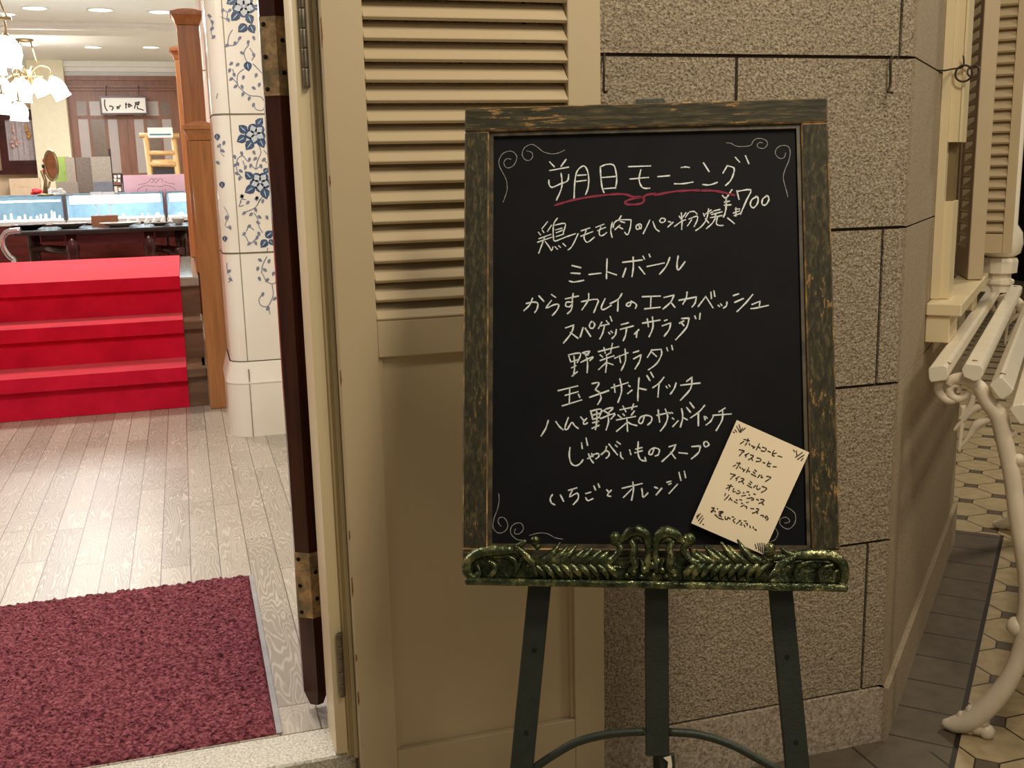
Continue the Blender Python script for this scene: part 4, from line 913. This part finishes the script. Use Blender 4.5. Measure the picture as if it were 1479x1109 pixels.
drops([(365, 360), (320, 410), (245, 430), (500, 360), (445, 400), (390, 500), (500, 520), (400, 730), (520, 710), (285, 600), (345, 610), (270, 665), (285, 745), (315, 705), (325, 815), (390, 820), (395, 890), (500, 830), (455, 930), (550, 800), (495, 990), (260, 190), (205, 100), (270, 100), (110, 210), (105, 270), (120, 350), (85, 150)], 290, 0, 6.523)
vine("590,410 610,480 570,570 550,670; 550,670 490,620; 550,670 620,620; 330,590 350,540 400,515 440,560 460,580; 400,570 430,650; 330,640 340,700 400,770; 640,560 680,600; 580,1050 620,990; 370,1050 390,1010 440,1020; 640,450 680,500; 130,380 150,430 150,480 190,520", 300, 160, 7.925)
drops([(310, 625), (345, 610), (335, 720), (380, 690), (365, 775), (490, 630), (610, 635), (310, 530), (390, 490), (475, 560), (430, 650), (540, 550), (530, 480), (640, 560), (555, 1000), (390, 980), (185, 370), (175, 460), (130, 400), (120, 595)], 300, 160, 7.925)
vine("420,40 380,110 285,150; 370,150 400,200 410,260 440,310; 400,340 340,400 310,350 285,320; 310,300 330,260 370,290; 480,430 475,470; 475,500 440,570 430,640; 440,640 470,700 520,720 555,700; 515,725 525,800 510,850 480,900 430,895 410,850 430,810; 485,900 500,965; 270,60 250,100 290,90; 130,100 170,180 140,250 180,275; 155,550 160,620 190,680 165,710", 300, 280, 5.546)
drops([(395, 40), (440, 60), (290, 155), (345, 165), (385, 130), (415, 185), (405, 230), (475, 190), (330, 260), (290, 320), (330, 400), (385, 395), (395, 350), (410, 320), (420, 530), (490, 540), (400, 600), (460, 610), (415, 680), (475, 690), (525, 640), (440, 805), (535, 840), (480, 920), (275, 20), (320, 70), (180, 270), (150, 190), (170, 620), (185, 685)], 300, 280, 5.546)
part(fl['d'].build('painted_flower', M['blue_dark'], pil), 'cobalt blue painted flowers and leaves'); part(fl['p'].build('painted_petal', M['blue_pale'], pil), 'pale blue petal centres'); part(fl['v'].build('painted_vine', M['vine'], pil), 'grey blue painted vines')
xq = onY(289, 60, 8.3).x
p2 = pillar(xq, xq+.46, 8.3, 8.76, 'second white tiled pillar far behind the newel posts', [zj1, onY(295, 101, 8.3).z])
def far_leaf(x, y, L):
    p = onY(x, y, 8.3)-Y1*.002; P = [p+X1*math.cos(j*.785)*L*.5+Z1*math.sin(j*.785)*L for j in range(8)]; return P
b = MB()
for x, y in ((293, 27), (295, 34), (300, 45), (291, 60), (296, 70), (292, 82), (297, 90)): b.add(far_leaf(x+6, y, .02), [tuple(range(8))])
b.build('painted_flower', M['blue_dark'], p2)

# ---------------------------------------------------------------- shop furniture beyond the landing
def bx(name, x0, y0, x1, y1, Y, dep, mat, parent=None, z0=None, mi=0):   # photographed rectangle (px) at distance Y, depth dep
    a = onY(x0, y1, Y); c = onY(x1, y0, Y); b = MB(); b.box((a.x, Y, a.z if z0 is None else z0), (c.x, Y+dep, c.z)); return b.build(name, mat, parent)
# long dark table
YT = 8.15; zt = onY(140, 331, YT).z; xl, xr = onY(18, 336, YT).x, .16
tb = thing('long_table', ((xl+xr)/2, YT+.35, FI), 'long dark mahogany table with dishes behind the landing', 'table')
b = MB(); b.cbox(V(0, 0, 0), X1, Y1, Z1, ((xl, xr), (YT, YT+.75), (zt-.03, zt)), .01, 0, 0); b.build('tabletop', M['black'], tb)
b = MB(); b.box((onY(92, 345, YT).x, YT+.05, zt-.11), (onY(225, 345, YT).x, YT+.075, zt-.0302)); b.build('apron', M['darkmahog'], tb); b = MB(); b.box((onY(42, 345, YT).x, YT+.66, zt-.11), (xr-.06, YT+.685, zt-.0302)); b.build('apron', M['darkmahog'], tb)
for x, y in ((48, YT+.6), (104, YT+.08), (216, YT+.08), (262, YT+.6)):
    p = onY(x, 345, y); h = zt-.0302-FI
    b = MB(); b.lathe([(.030, 0), (.022, .02), (.034, .06), (.024, .10), (.032, .2), (.042, h-.18), (.038, h-.14), (.046, h-.12), (.046, h)], V(p.x, y, FI), Z1, 12); b.build('leg', M['darkmahog'], tb)
for xa, xb in ((48, 104), (216, 262)):
    pa, pb_ = onY(xa, 358, YT+.6), onY(xb, 358, YT+.1); b = MB(); b.tube([(pa.x, YT+.6, pa.z), (pb_.x, YT+.08, pa.z)], .03, 8); b.build('stretcher', M['darkmahog'], tb)
# bent steel stand at the table's left end
b = MB(); P = smooth([onY(x, y, YT-.06) for x, y in ((30, 333), (12, 335), (4, 345), (6, 358), (14, 370), (20, 374))], 4); p_ = P[-1]; P.append(V(p_.x+.03, p_.y, FI+.3)); P.append(V(p_.x+.03, p_.y, FI+.004)); b.tube(P, .022, 8, flat=(Y1, 1.6))
tag(b.build('bent_steel_rack', M['chrome']), 'shiny bent steel rack at the left end of the long table', 'rack')
# dishes
def dish(name, x0, x1, y, Yd, hgt, mat, label, cat='plate', grp='dishes on the long table'):
    a, c = onY(x0, y, Yd), onY(x1, y, Yd); r = (c.x-a.x)/2; o = V((a.x+c.x)/2, Yd, zt+.0005); b = MB()
    b.lathe([(r*.45, 0), (r*.5, .003), (r*.97, hgt-.004), (r, hgt), (r*.96, hgt), (r*.5, .008), (.001, .007)], o, Z1, 24); return tag(b.build(name, mat), label, cat, grp)
dish('shallow_dish', 16, 68, 325, YT+.36, .036, M['black'], 'dark grey shallow dish, leftmost on the long table')
dish('shallow_dish', 74, 128, 325, YT+.36, .036, M['plate'], 'pewter grey dish with a pale rim, second from the left on the table')
dish('shallow_dish', 143, 202, 324, YT+.34, .03, M['plate_l'], 'wide pale cream dish in front of the brown box')
dish('shallow_dish', 214, 247, 325, YT+.32, .022, M['plate'], 'small grey saucer dish right of the wide pale dish')
dish('serving_bowl', 248, 268, 324, YT+.40, .045, M['plate_l'], 'small pale bowl at the right end of the table', 'bowl')
b = MB(); p0 = onY(133, 327, YT+.6); b.box((p0.x, YT+.58, zt+.0005), (onY(171, 327, YT+.6).x, YT+.7, zt+.075)); tag(b.build('storage_box', M['box']), 'plain brown box behind the wide pale dish', 'box')
# glass display cases on mahogany cabinets
YC = 9.2; zs = onY(100, 318, YC).z; zt2 = onY(100, 281, YC).z
def case(xa, xb, label, bright):
    a, c = onY(xa, 300, YC).x, onY(xb, 300, YC).x
    t = thing('display_case', ((a+c)/2, YC+.3, FI), label, 'display case', 'glass display cases along the counter')
    b = MB(); b.box((a+.004, YC, FI), (c-.004, YC+.6, zs-.03)); b.box((a+.05, YC-.01, FI+.12), (c-.05, YC, zs-.16)); b.build('cabinet', M['mahog'], t)
    b = MB(); b.box((a, YC-.02, zs-.03), (c, YC+.6, zs)); b.build('white_deck', M['jewel'], t)
    b = MB(); b.box((a+.015, YC-.004, zs+.0005), (c-.015, YC+.004, zt2-.012)); b.box((a+.015, YC-.004, zt2-.012), (c-.015, YC+.55, zt2-.006)); b.build('glass_front', M['glass'], t)
    for xx in (a+.002, c-.012):
        b = MB(); b.box((xx, YC-.008, zs+.0005), (xx+.010, YC+.56, zt2)); b.build('corner_post', M['chrome'], t)
    b = MB(); b.box((a+.012, YC+.56, zs+.0005), (c-.012, YC+.575, zt2)); b.build('lining', M['velvet'], t)
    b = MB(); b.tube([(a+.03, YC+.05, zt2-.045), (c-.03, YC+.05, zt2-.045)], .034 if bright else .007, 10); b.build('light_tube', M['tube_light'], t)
    light('case_tube_light', 'AREA', ((a+c)/2, YC+.12, zt2-.03), 6 if bright else 2.5, (.86, .97, 1), c-a-.1, ((a+c)/2, YC+.3, 0), sizey=.05)
    return a, c
c1 = case(-60, 93, 'dim glass display case of small white stands at the far left of the counter', False)
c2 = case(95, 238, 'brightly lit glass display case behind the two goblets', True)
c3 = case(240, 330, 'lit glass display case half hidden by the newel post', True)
i = 0
for x, hh, rr in ((8, .05, .022), (16, .06, .02), (26, .035, .03), (37, .05, .02), (44, .03, .024), (52, .035, .022), (60, .05, .016), (66, .05, .024), (74, .075, .016), (80, .065, .016), (86, .035, .02), (178, .03, .03), (206, .03, .014), (214, .03, .014), (228, .03, .04), (262, .03, .05)):
    p = onY(x, 312, YC+.2); b = MB(); b.lathe([(rr, 0), (rr*.9, .006), (rr*.35, hh*.4), (rr*.5, hh*.7), (rr*.3, hh)], V(p.x, YC+.16+.05*(i % 3), zs+.0006), Z1, 10); o = b.build('jewellery_stand', M['jewel'])
    lab = ('tiny white display stand inside the dim left glass case' if x < 95 else 'tiny white display stand on the deck of the bright middle glass case' if x < 238 else 'tiny white display stand inside the right glass case beside the newel post')
    tag(o, lab, 'display stand', 'white stands in the ' + ('left' if x < 95 else 'middle' if x < 238 else 'right') + ' case'); i += 1
# small gilt caps along the deck
for i, x in enumerate((186, 199, 212, 223, 235, 247, 261)):
    p = onY(x, 317, YC-.3); b = MB(); b.lathe([(.02, 0), (.022, .01), (.012, .028), (.006, .04)], V(p.x, YT+.70, zt+.0005), Z1, 8); tag(b.build('place_tag', M['paper']), 'small white stand in the row along the back of the long table', 'tag', 'row of white stands on the table')
# goblets
for x, lab in ((141, 'clear goblet standing left of the pair in front of the lit case'), (159, 'clear goblet standing right of the pair in front of the lit case')):
    p = onY(x, 300, YT+.66); zg = onY(x, 277, YT+.66).z; hg = zg-zt-.075; b = MB(); r = .045
    b.lathe([(r*.8, 0), (r*.8, .004), (.008, .012), (.006, hg*.38), (.02, hg*.45), (r, hg*.72), (r*.92, hg), (r*.86, hg), (r*.9, hg*.72), (.012, hg*.5)], V(p.x, YT+.64, zt+.0755), Z1, 18)
    t = tag(b.build('goblet', M['goblet']), lab, 'goblet', 'goblets in front of the lit case')
# pink sign
YQ = 9.84
a, c = onY(180, 281, YQ), onY(271, 251, YQ)
b = MB(); b.box((a.x, YQ, FI+.0), (c.x, YQ+.02, c.z)); sign = b.build('pink_sign', M['pink']); tag(sign, 'pink signboard with a grey scrolled crest behind the lit display case', 'sign')
def wr(name, mat, wd, par, s, crop, Y):
    b = MB()
    for st in parse(s, *crop):
        P = smooth([onY(x, y, Y-.0015) for x, y in st], 3); n = len(P); vs = []
        for i in range(n):
            t = P[min(i+1, n-1)]-P[max(i-1, 0)]; sd = t.cross(Y1); sd = sd.normalized()*wd/2 if sd.length > 1e-9 else X1*wd/2; vs += [P[i]+sd, P[i]-sd]
        b.add(vs, [(2*i, 2*i+1, 2*i+3, 2*i+2) for i in range(n-1)])
    return b.build(name, mat, par)
wr('printed_crest', M['grey_line'], .005, sign, "325,905 330,890 400,880 470,850; 310,1005 315,960 350,930 420,905 480,910 545,915; 560,905 620,920 680,900 760,920 815,960 830,1000; 795,900 800,880 740,875 670,850; 470,850 480,820 510,810 520,850 490,870; 530,840 550,805 580,840 555,870 535,850; 590,850 600,815 640,820 640,860; 430,945 430,1005; 468,995 475,985 490,990 492,1000; 520,990 530,1000 542,990; 590,990 605,975 612,990; 625,985 640,972 652,985 630,992; 680,950 685,1003", (165, 170, 9.24), YQ)
# vanity mirror on the counter
ym = 9.5; c = onY(74, 239, ym); rx = onY(83, 239, ym).x-c.x+.005; rz = c.z-onY(74, 261, ym).z
mr = thing('vanity_mirror', (c.x, ym, zt2), 'oval wooden backed vanity mirror on a stand on the left display case', 'mirror')
b = MB(); e1 = V(.5, -.86, 0).normalized()
ell = lambda k: [c+X1*math.cos(t)*rx*k+Z1*math.sin(t)*rz*k+Y1*(-math.cos(t)*.04) for t in [j*2*math.pi/24 for j in range(24)]]
b.prism(ell(.93), Y1*.012); b.build('mirror_back', M['mirror_back'], mr)
b = MB(); b.tube(ell(.97)+[ell(.97)[0]], .012, 6, cap=False); b.build('oval_rim', M['brass'], mr)
b = MB(); b.tube([onY(60, 246, ym+.03), onY(66, 262, ym+.03), onY(64, 281, ym+.03)], .014, 7); b.tube([onY(72, 262, ym+.03), onY(67, 281, ym+.03)], .01, 7); b.lathe([(.07, 0), (.05, .015)], V(onY(66, 281, ym+.03).x, ym+.03, zt2-.0055), Z1, 14); b.build('stand', M['brass'], mr)
b = MB()
for j, (x, y) in enumerate(((65, 232), (64, 240), (64, 248))): b.ball(onY(x, y, ym+.05), .022, 8, j % 2)
b.tube([onY(65, 228, ym+.05), onY(63, 254, ym+.05)], .008, 6); b.build('bead_string', [M['redfab'], M['black']], mr)
# fabric covered screens
YF = 11.2
def screen(label, rects, Y):
    x0 = onY(min(r[0] for r in rects), 280, Y).x; t = thing('folding_screen', (x0+.2, Y, FI), label, 'screen')
    for k, (xa, ya, xb, mat) in enumerate(rects):
        a, c = onY(xa, 280, Y), onY(xb, ya, Y); b = MB(); b.box((a.x, Y-.02*k, FI), (c.x, Y-.02*k+.018, c.z)); b.build('fabric_panel', M[mat], t)
screen('green and grey felt screen behind the vanity mirror', [(82, 226, 99, 'green'), (99.2, 227, 107, 'greyfab')], YF)
screen('low grey felt screen in front of the green one', [(83, 262, 112, 'greyfab')], YF-.3)
screen('tall pair of grey fabric screens in front of the shop doors', [(114, 227, 137, 'greydark'), (136, 226, 159, 'greyfab')], YF+.3)
b = MB(); a, c = onY(139, 300, YF), onY(163, 262, YF); b.box((a.x, YF-.08, FI), (c.x, YF-.06, c.z)); tag(b.build('slate_board', M['slategrey']), 'dark slate board leaning below the right grey screen', 'board')
b = MB()
for x in (161, 176):
    p, q = onY(x-(3 if x < 170 else 0), 215 if x < 170 else 252, YF+.5), onY(x+2, 290, YF+.5); b.tube([p, V(q.x, YF+.5, FI)], .012, 6)
for y in (252, 256, 261, 268): b.tube([onY(162, y, YF+.5), onY(177, y, YF+.5)], .008, 6)
rk = b.build('wire_card_rack', M['black']); tag(rk, 'dark wire card rack left of the pink sign', 'rack')
b = MB()
for x, y, h in ((166.5, 254, 3), (172, 253.5, 3), (166.5, 259, 3), (172, 260, 3), (167.5, 270, 9), (173, 272, 4)):
    a, c = onY(x-1.6, y+h, YF+.49), onY(x+1.6, y-1, YF+.49); b.box((a.x, YF+.48, a.z), (c.x, YF+.485, c.z))
b.build('white_card', M['paper'], rk)
# pine stand with a notice
YL = 12.6
st = thing('pine_ladder_stand', (onY(227, 250, YL).x, YL, FI), 'pale pine ladder stand carrying a white notice above the pink sign', 'stand')
for xt, yt_, xb in ((210, 194, 217), (250, 194, 257)):
    a, c = onY(xt, yt_, YL), onY(xb, 252, YL); c = a+(c-a)*((a.z-FI)/(a.z-c.z)); b = MB(); b.tube([a, c], .030, 4); b.build('post', M['pine'], st)
for xa, xb, y, r in ((201, 259, 195.5, .028), (213, 253, 221, .025), (214, 254, 237, .03)):
    b = MB(); b.tube([onY(xa, y, YL-.01), onY(xb, y, YL-.01)], r, 4); b.build('rung', M['pine'], st)
a, c = onY(215, 236, YL), onY(252, 225, YL); b = MB(); b.box((a.x, YL+.02, a.z), (c.x, YL+.30, a.z+.04)); b.build('shelf', M['pine'], st)
a, c = onY(214, 199, YL-.06), onY(249, 184, YL-.06); b = MB(); b.box((a.x, YL-.07, a.z), (c.x, YL-.06, c.z)); nt = b.build('notice_sign', M['paper']); tag(nt, 'white notice with a teal stripe fixed to the pine stand', 'notice')
a, c = onY(216, 195.5, YL-.07), onY(247, 193, YL-.07); b = MB(); b.box((a.x, YL-.0715, a.z), (c.x, YL-.0705, c.z)); b.build('printed_stripe', M['teal'], nt)
a, c = onY(221, 250, YL+.25), onY(252, 240, YL+.25); b = MB(); b.box((a.x, YL+.1, a.z), (c.x, YL+.3, c.z)); b.box((a.x+.01, YL+.11, FI), (c.x-.01, YL+.29, a.z)); tag(b.build('storage_crate', M['slategrey']), 'dark grey crate under the pine stand shelf', 'crate')

# back wall: wooden double doors, pilaster, picture window
YD = YB-.12
b = MB(); a, c = onY(88, 300, YD), onY(262, 112, YD)
b.box((a.x-.06, YD, FI), (a.x+.06, YB, c.z)); b.box((c.x-.06, YD, FI), (c.x+.10, YB, c.z)); zl_ = onY(150, 131, YD).z
b.box((a.x+.06, YD+.01, zl_), (c.x-.06, YB, c.z)); b.box((a.x+.06, YD-.03, zl_+.04), (c.x-.06, YD+.01, zl_+.07)); b.box((a.x+.06, YD-.02, zl_+.14), (c.x-.06, YD+.01, zl_+.20)); b.build('door_frame_back', M['brown'], kind='structure')
dr = MB(); dz = [onY(150, y, YD).z for y in (133, 146, 167, 172, 248)]
xl_, xr_ = a.x+.062, c.x-.062; dr.box((xl_, YD+.04, FI), (xr_, YD+.08, zl_))
dback = dr.build('door_2', M['brown'], kind='structure')
cols = [((111.5, 126), 'pane_dark', 'pane'), ((130, 150), 'pane', 'pane_dark'), ((154.5, 168), 'pane', 'pane'), ((192.5, 206), 'pane', 'pane'), ((210.5, 229.5), 'pane', 'pane_dark'), ((233, 246.5), 'pane_dark', 'pane')]
for (xa, xb), m1, m2 in cols:
    for (ya, yb), mm in (((146, 167), m1), ((172, 250), m2)):
        a_, c_ = onY(xa, yb, YD), onY(xb, ya, YD); b = MB(); b.box((onY(xa, 165, YD).x, YD+.034, a_.z), (onY(xb, 165, YD).x, YD+.0398, c_.z)); b.build('glass_pane', M[mm], dback)
b = MB()
for x in (181,): 
    a_ = onY(x, 170, YD).x; b.box((a_-.015, YD+.025, FI), (a_+.015, YD+.0398, onY(x, 168, YD).z))
b.build('meeting_strip', M['brown'], dback)
b = MB(); a_, c_ = onY(60, 300, YB-.3), onY(93, 100, YB-.3); b.box((a_.x, YB-.3, FI), (c_.x-.02, YB, 2.95)); b.build('wall_pilaster', M['wall_cream'], kind='structure')
# hanging sign with handwriting
YS_ = YD-.14; a_, c_ = onY(145.5, 166, YS_), onY(212, 138.5, YS_)
hs = thing('hanging_sign', ((a_.x+c_.x)/2, YS_, a_.z), 'framed white sign with brush lettering hanging over the brown doors', 'sign')
b = MB()
for r in (((a_.x, a_.z), (c_.x, a_.z+.025)), ((a_.x, c_.z-.025), (c_.x, c_.z)), ((a_.x, a_.z+.025), (a_.x+.025, c_.z-.025)), ((c_.x-.025, a_.z+.025), (c_.x, c_.z-.025))): b.box((r[0][0], YS_-.01, r[0][1]), (r[1][0], YS_+.02, r[1][1]))
b.build('sign_frame', M['darkmahog'], hs)
b = MB(); b.box((a_.x+.02, YS_, a_.z+.02), (c_.x-.02, YS_+.012, c_.z-.02)); b.build('sign_board', M['paper'], hs)
wr('brush_lettering', M['ink'], .016, hs, "205,345 205,480 235,590 285,655", (140, 125, 18.49), YS_)
wr('brush_lettering', M['ink'], .016, hs, "340,545 360,515 430,550 430,580 395,635; 515,550 590,535 580,600; 555,530 540,610; 620,490 610,540; 770,430 780,590; 760,500 800,470 800,480; 850,470 840,540 880,540 885,480 830,460 910,500 945,525; 1010,440 1130,410 1110,450 1030,470; 1040,450 1000,590; 1060,490 1130,480; 1080,520 1090,590 1160,600 1250,640", (140, 125, 18.49), YS_)
b = MB()
for x in (153, 200): q_ = onY(x, 124, YS_); b.tube([V(q_.x, YD-.018, q_.z), q_, onY(x+.5, 139, YS_)], .006, 5)
b.build('hanging_wire', M['iron'], hs)
# picture window with curtains at the left
YWn = YB-.05; a_, c_ = onY(4, 246, YWn), onY(66, 158, YWn)
b = MB()
for r in (((a_.x, a_.z), (c_.x, a_.z+.13)), ((a_.x, c_.z-.14), (c_.x, c_.z)), ((a_.x, a_.z+.13), (a_.x+.1, c_.z-.14)), ((c_.x-.05, a_.z+.13), (c_.x, c_.z-.14))): b.box((r[0][0], YWn-.05, r[0][1]), (r[1][0], YB-.001, r[1][1]))
b.box((a_.x-.05, YWn-.09, a_.z-.06), (c_.x+.05, YB-.001, a_.z-.0005))
b.build('window_2', M['darkmahog'], kind='structure')
b = MB(); n = 60; xa, xb = a_.x+.1, c_.x-.05; z0_, z1_ = a_.z+.13, c_.z-.14
vs = []
for i in range(n+1):
    t = i/n; yy = YWn-.012+.012*math.sin(t*38)+.006*math.sin(t*83); vs += [V(xa+(xb-xa)*t, yy, z0_), V(xa+(xb-xa)*t, yy, z1_)]
b.add(vs, [(2*i, 2*i+2, 2*i+3, 2*i+1) for i in range(n)], 0, True); tag(b.build('lace_curtain', M['curtain']), 'grey lace curtain gathered in the far left window', 'curtain')
for pts, mt, lab in ((((18, 178), (20, 190), (22, 199), (17, 205), (25, 206), (20, 212)), 'flower_p', 'pink dried flower bunch, leftmost in the far window'), (((37, 180), (39, 190), (41, 195)), 'flower_o', 'orange dried flower bunch in the middle of the far window'), (((53, 172), (54, 182), (54, 195), (55, 203)), 'flower_p', 'slim pale dried bunch at the right of the far window')):
    b = MB(); b.tube([onY(x, y, YWn-.06) for x, y in pts[:2]], .012, 6)
    for x, y in pts[1:]:
        for k in range(4): b.ball(onY(x+random.uniform(-1.8, 1.8)*(mt != 'flower_p' or pts[0][0] < 30), y+random.uniform(-3, 3), YWn-.06), random.uniform(.012, .024), 6)
    tag(b.build('dried_flower_bunch', M[mt]), lab, 'dried flowers', 'dried flowers in the far window')
a_, c_ = onY(17, 290, YB-.4), onY(57, 257, YB-.4); b = MB(); b.box((a_.x, YB-.45, FI), (c_.x, YB-.1, c_.z)); b.box((a_.x+.1, YB-.455, c_.z-.12), (c_.x-.1, YB-.45, c_.z-.09)); tag(b.build('low_cabinet', M['wall_warm']), 'low pinkish cabinet under the far curtained window', 'cabinet')
p = onY(55, 277, 11.0); b = MB()
for k in range(9): b.ball(V(p.x+random.uniform(-.05, .05), 11+random.uniform(-.03, .03), p.z+random.uniform(-.02, .02)), .03, 6, sc3=(1.3, 1, .6))
b.box((p.x-.12, 10.9, FI), (p.x+.12, 11.1, p.z-.03), 1); tag(b.build('flower_stand', [M['redfab'], M['brown']]), 'red cloth flowers on a small stand behind the left display case', 'flowers')
b = MB()
for k in range(26): b.ball(V(onY(random.uniform(73, 92), 280, 9.35).x, 9.32+random.uniform(-.05, .05), zt2+.012+random.uniform(0, .03)), .016, 6, sc3=(1.4, 1, .8))
tag(b.build('white_flower_garland', M['jewel']), 'white flower garland lying on top of the left display case', 'garland')

# ceiling downlights
for x, y, Yd, lab in ((145, 14.5, 10.6, 'large round ceiling downlight between the near chandelier and the tall newel post'), (232, 17.5, 10.4, 'round ceiling downlight touching the top of the tall newel post'), (50, 12, 9.6, 'round ceiling downlight above the near chandelier'), (5, 20.5, 10.2, 'round ceiling downlight cut by the left edge of the photo'), (17, 34.5, 11.6, 'round ceiling downlight just right of the near chandelier'), (134.5, 68.5, 15.0, 'far ceiling downlight over the hanging sign'), (218, 68.5, 15.0, 'far ceiling downlight beside the far newel post'), (44, 64.5, 14.8, 'far ceiling downlight above the far chandelier')):
    d = ray(x, y); zl2 = 2.95 if y > 60 else ZC_; k = (zl2-.006-CAM.z)/d.z; p = CAM+d*k
    t = thing('ceiling_downlight', (p.x, p.y, zl2-.01), lab, 'ceiling light', 'round ceiling downlights')
    b = MB(); b.lathe([(.118, .0095), (.118, 0), (.098, 0), (.098, .0095)], V(p.x, p.y, zl2-.01), Z1, 24, cap=False); b.build('trim_ring', M['ceil'], t)
    b = MB(); b.lathe([(.097, 0), (.097, .003)], V(p.x, p.y, zl2-.0055), Z1, 24); b.build('lens', M['down'], t)
# chandeliers with opal tulip shades
def shade(b, p, ax, L, r): b.lathe([(r*.25, 0), (r*.55, L*.08), (r*.9, L*.3), (r, L*.55), (r*.92, L*.85), (r*1.02, L), (r*.9, L)], p, ax, 14)
def chandelier(cx, cy, Yc, arms, label):
    c = onY(cx, cy, Yc); zc_ = ZC_ if Yc < 11.5 else 2.95
    t = thing('chandelier', (c.x, Yc, c.z), label, 'chandelier', 'brass chandeliers with opal shades')
    b = MB(); b.lathe([(.10, 0), (.10, -.012), (.04, -.03)], V(c.x, Yc, zc_-.0005), Z1, 16)
    for dx in (-.13, .13): b.tube([(c.x+dx*.5, Yc, zc_-.02), (c.x+dx, Yc, c.z)], .008, 6)
    b.tube([(c.x-.16, Yc, c.z), (c.x+.16, Yc, c.z)], .014, 7); b.lathe([(.02, -.12), (.05, -.06), (.05, .04), (.02, .08)], c, Z1, 12); b.build('brass_frame', M['brass'], t)
    for (x, y), (x2, y2), dY, L, r in arms:
        p = onY(x, y, Yc+dY); q = onY(x2, y2, Yc+dY); ax = (q-p).normalized()
        a = MB(); m = c*.5+p*.5+Z1*.12; a.tube(smooth([c, m, p+Z1*.07-ax*.04, p-ax*.01], 5), .009, 6); a.lathe([(.022, -.02), (.034, 0)], p, ax, 10); ar = a.build('arm', M['brass'], t)
        s_ = MB(); shade(s_, p, ax, L, r); s_.build('lamp_shade', M['lamp'], ar)
    light('chandelier_light', 'POINT', (c.x, Yc, c.z-.25), 17, (1, .94, .86), .2)
chandelier(41, 111, 14.0, [((30, 113), (30, 141), -.35, .26, .125), ((22, 116), (36, 137), -.3, .2, .11), ((52, 114), (60, 128), .25, .2, .10), ((74, 112), (90, 138), 0, .26, .10), ((3, 112), (3, 139), 0, .25, .10), ((3, 136), (3, 160), -.5, .22, .10), ((27, 147), (28, 172), -.6, .21, .10)], 'small brass chandelier hanging farther back with tulip shades')
chandelier(-16, 26, 9.4, [((8, 52), (7, 88), .1, .23, .13), ((-14, 62), (-14, 90), -.3, .22, .12), ((-42, 52), (-50, 86), 0, .22, .12)], 'near brass chandelier cut by the left edge of the photo')
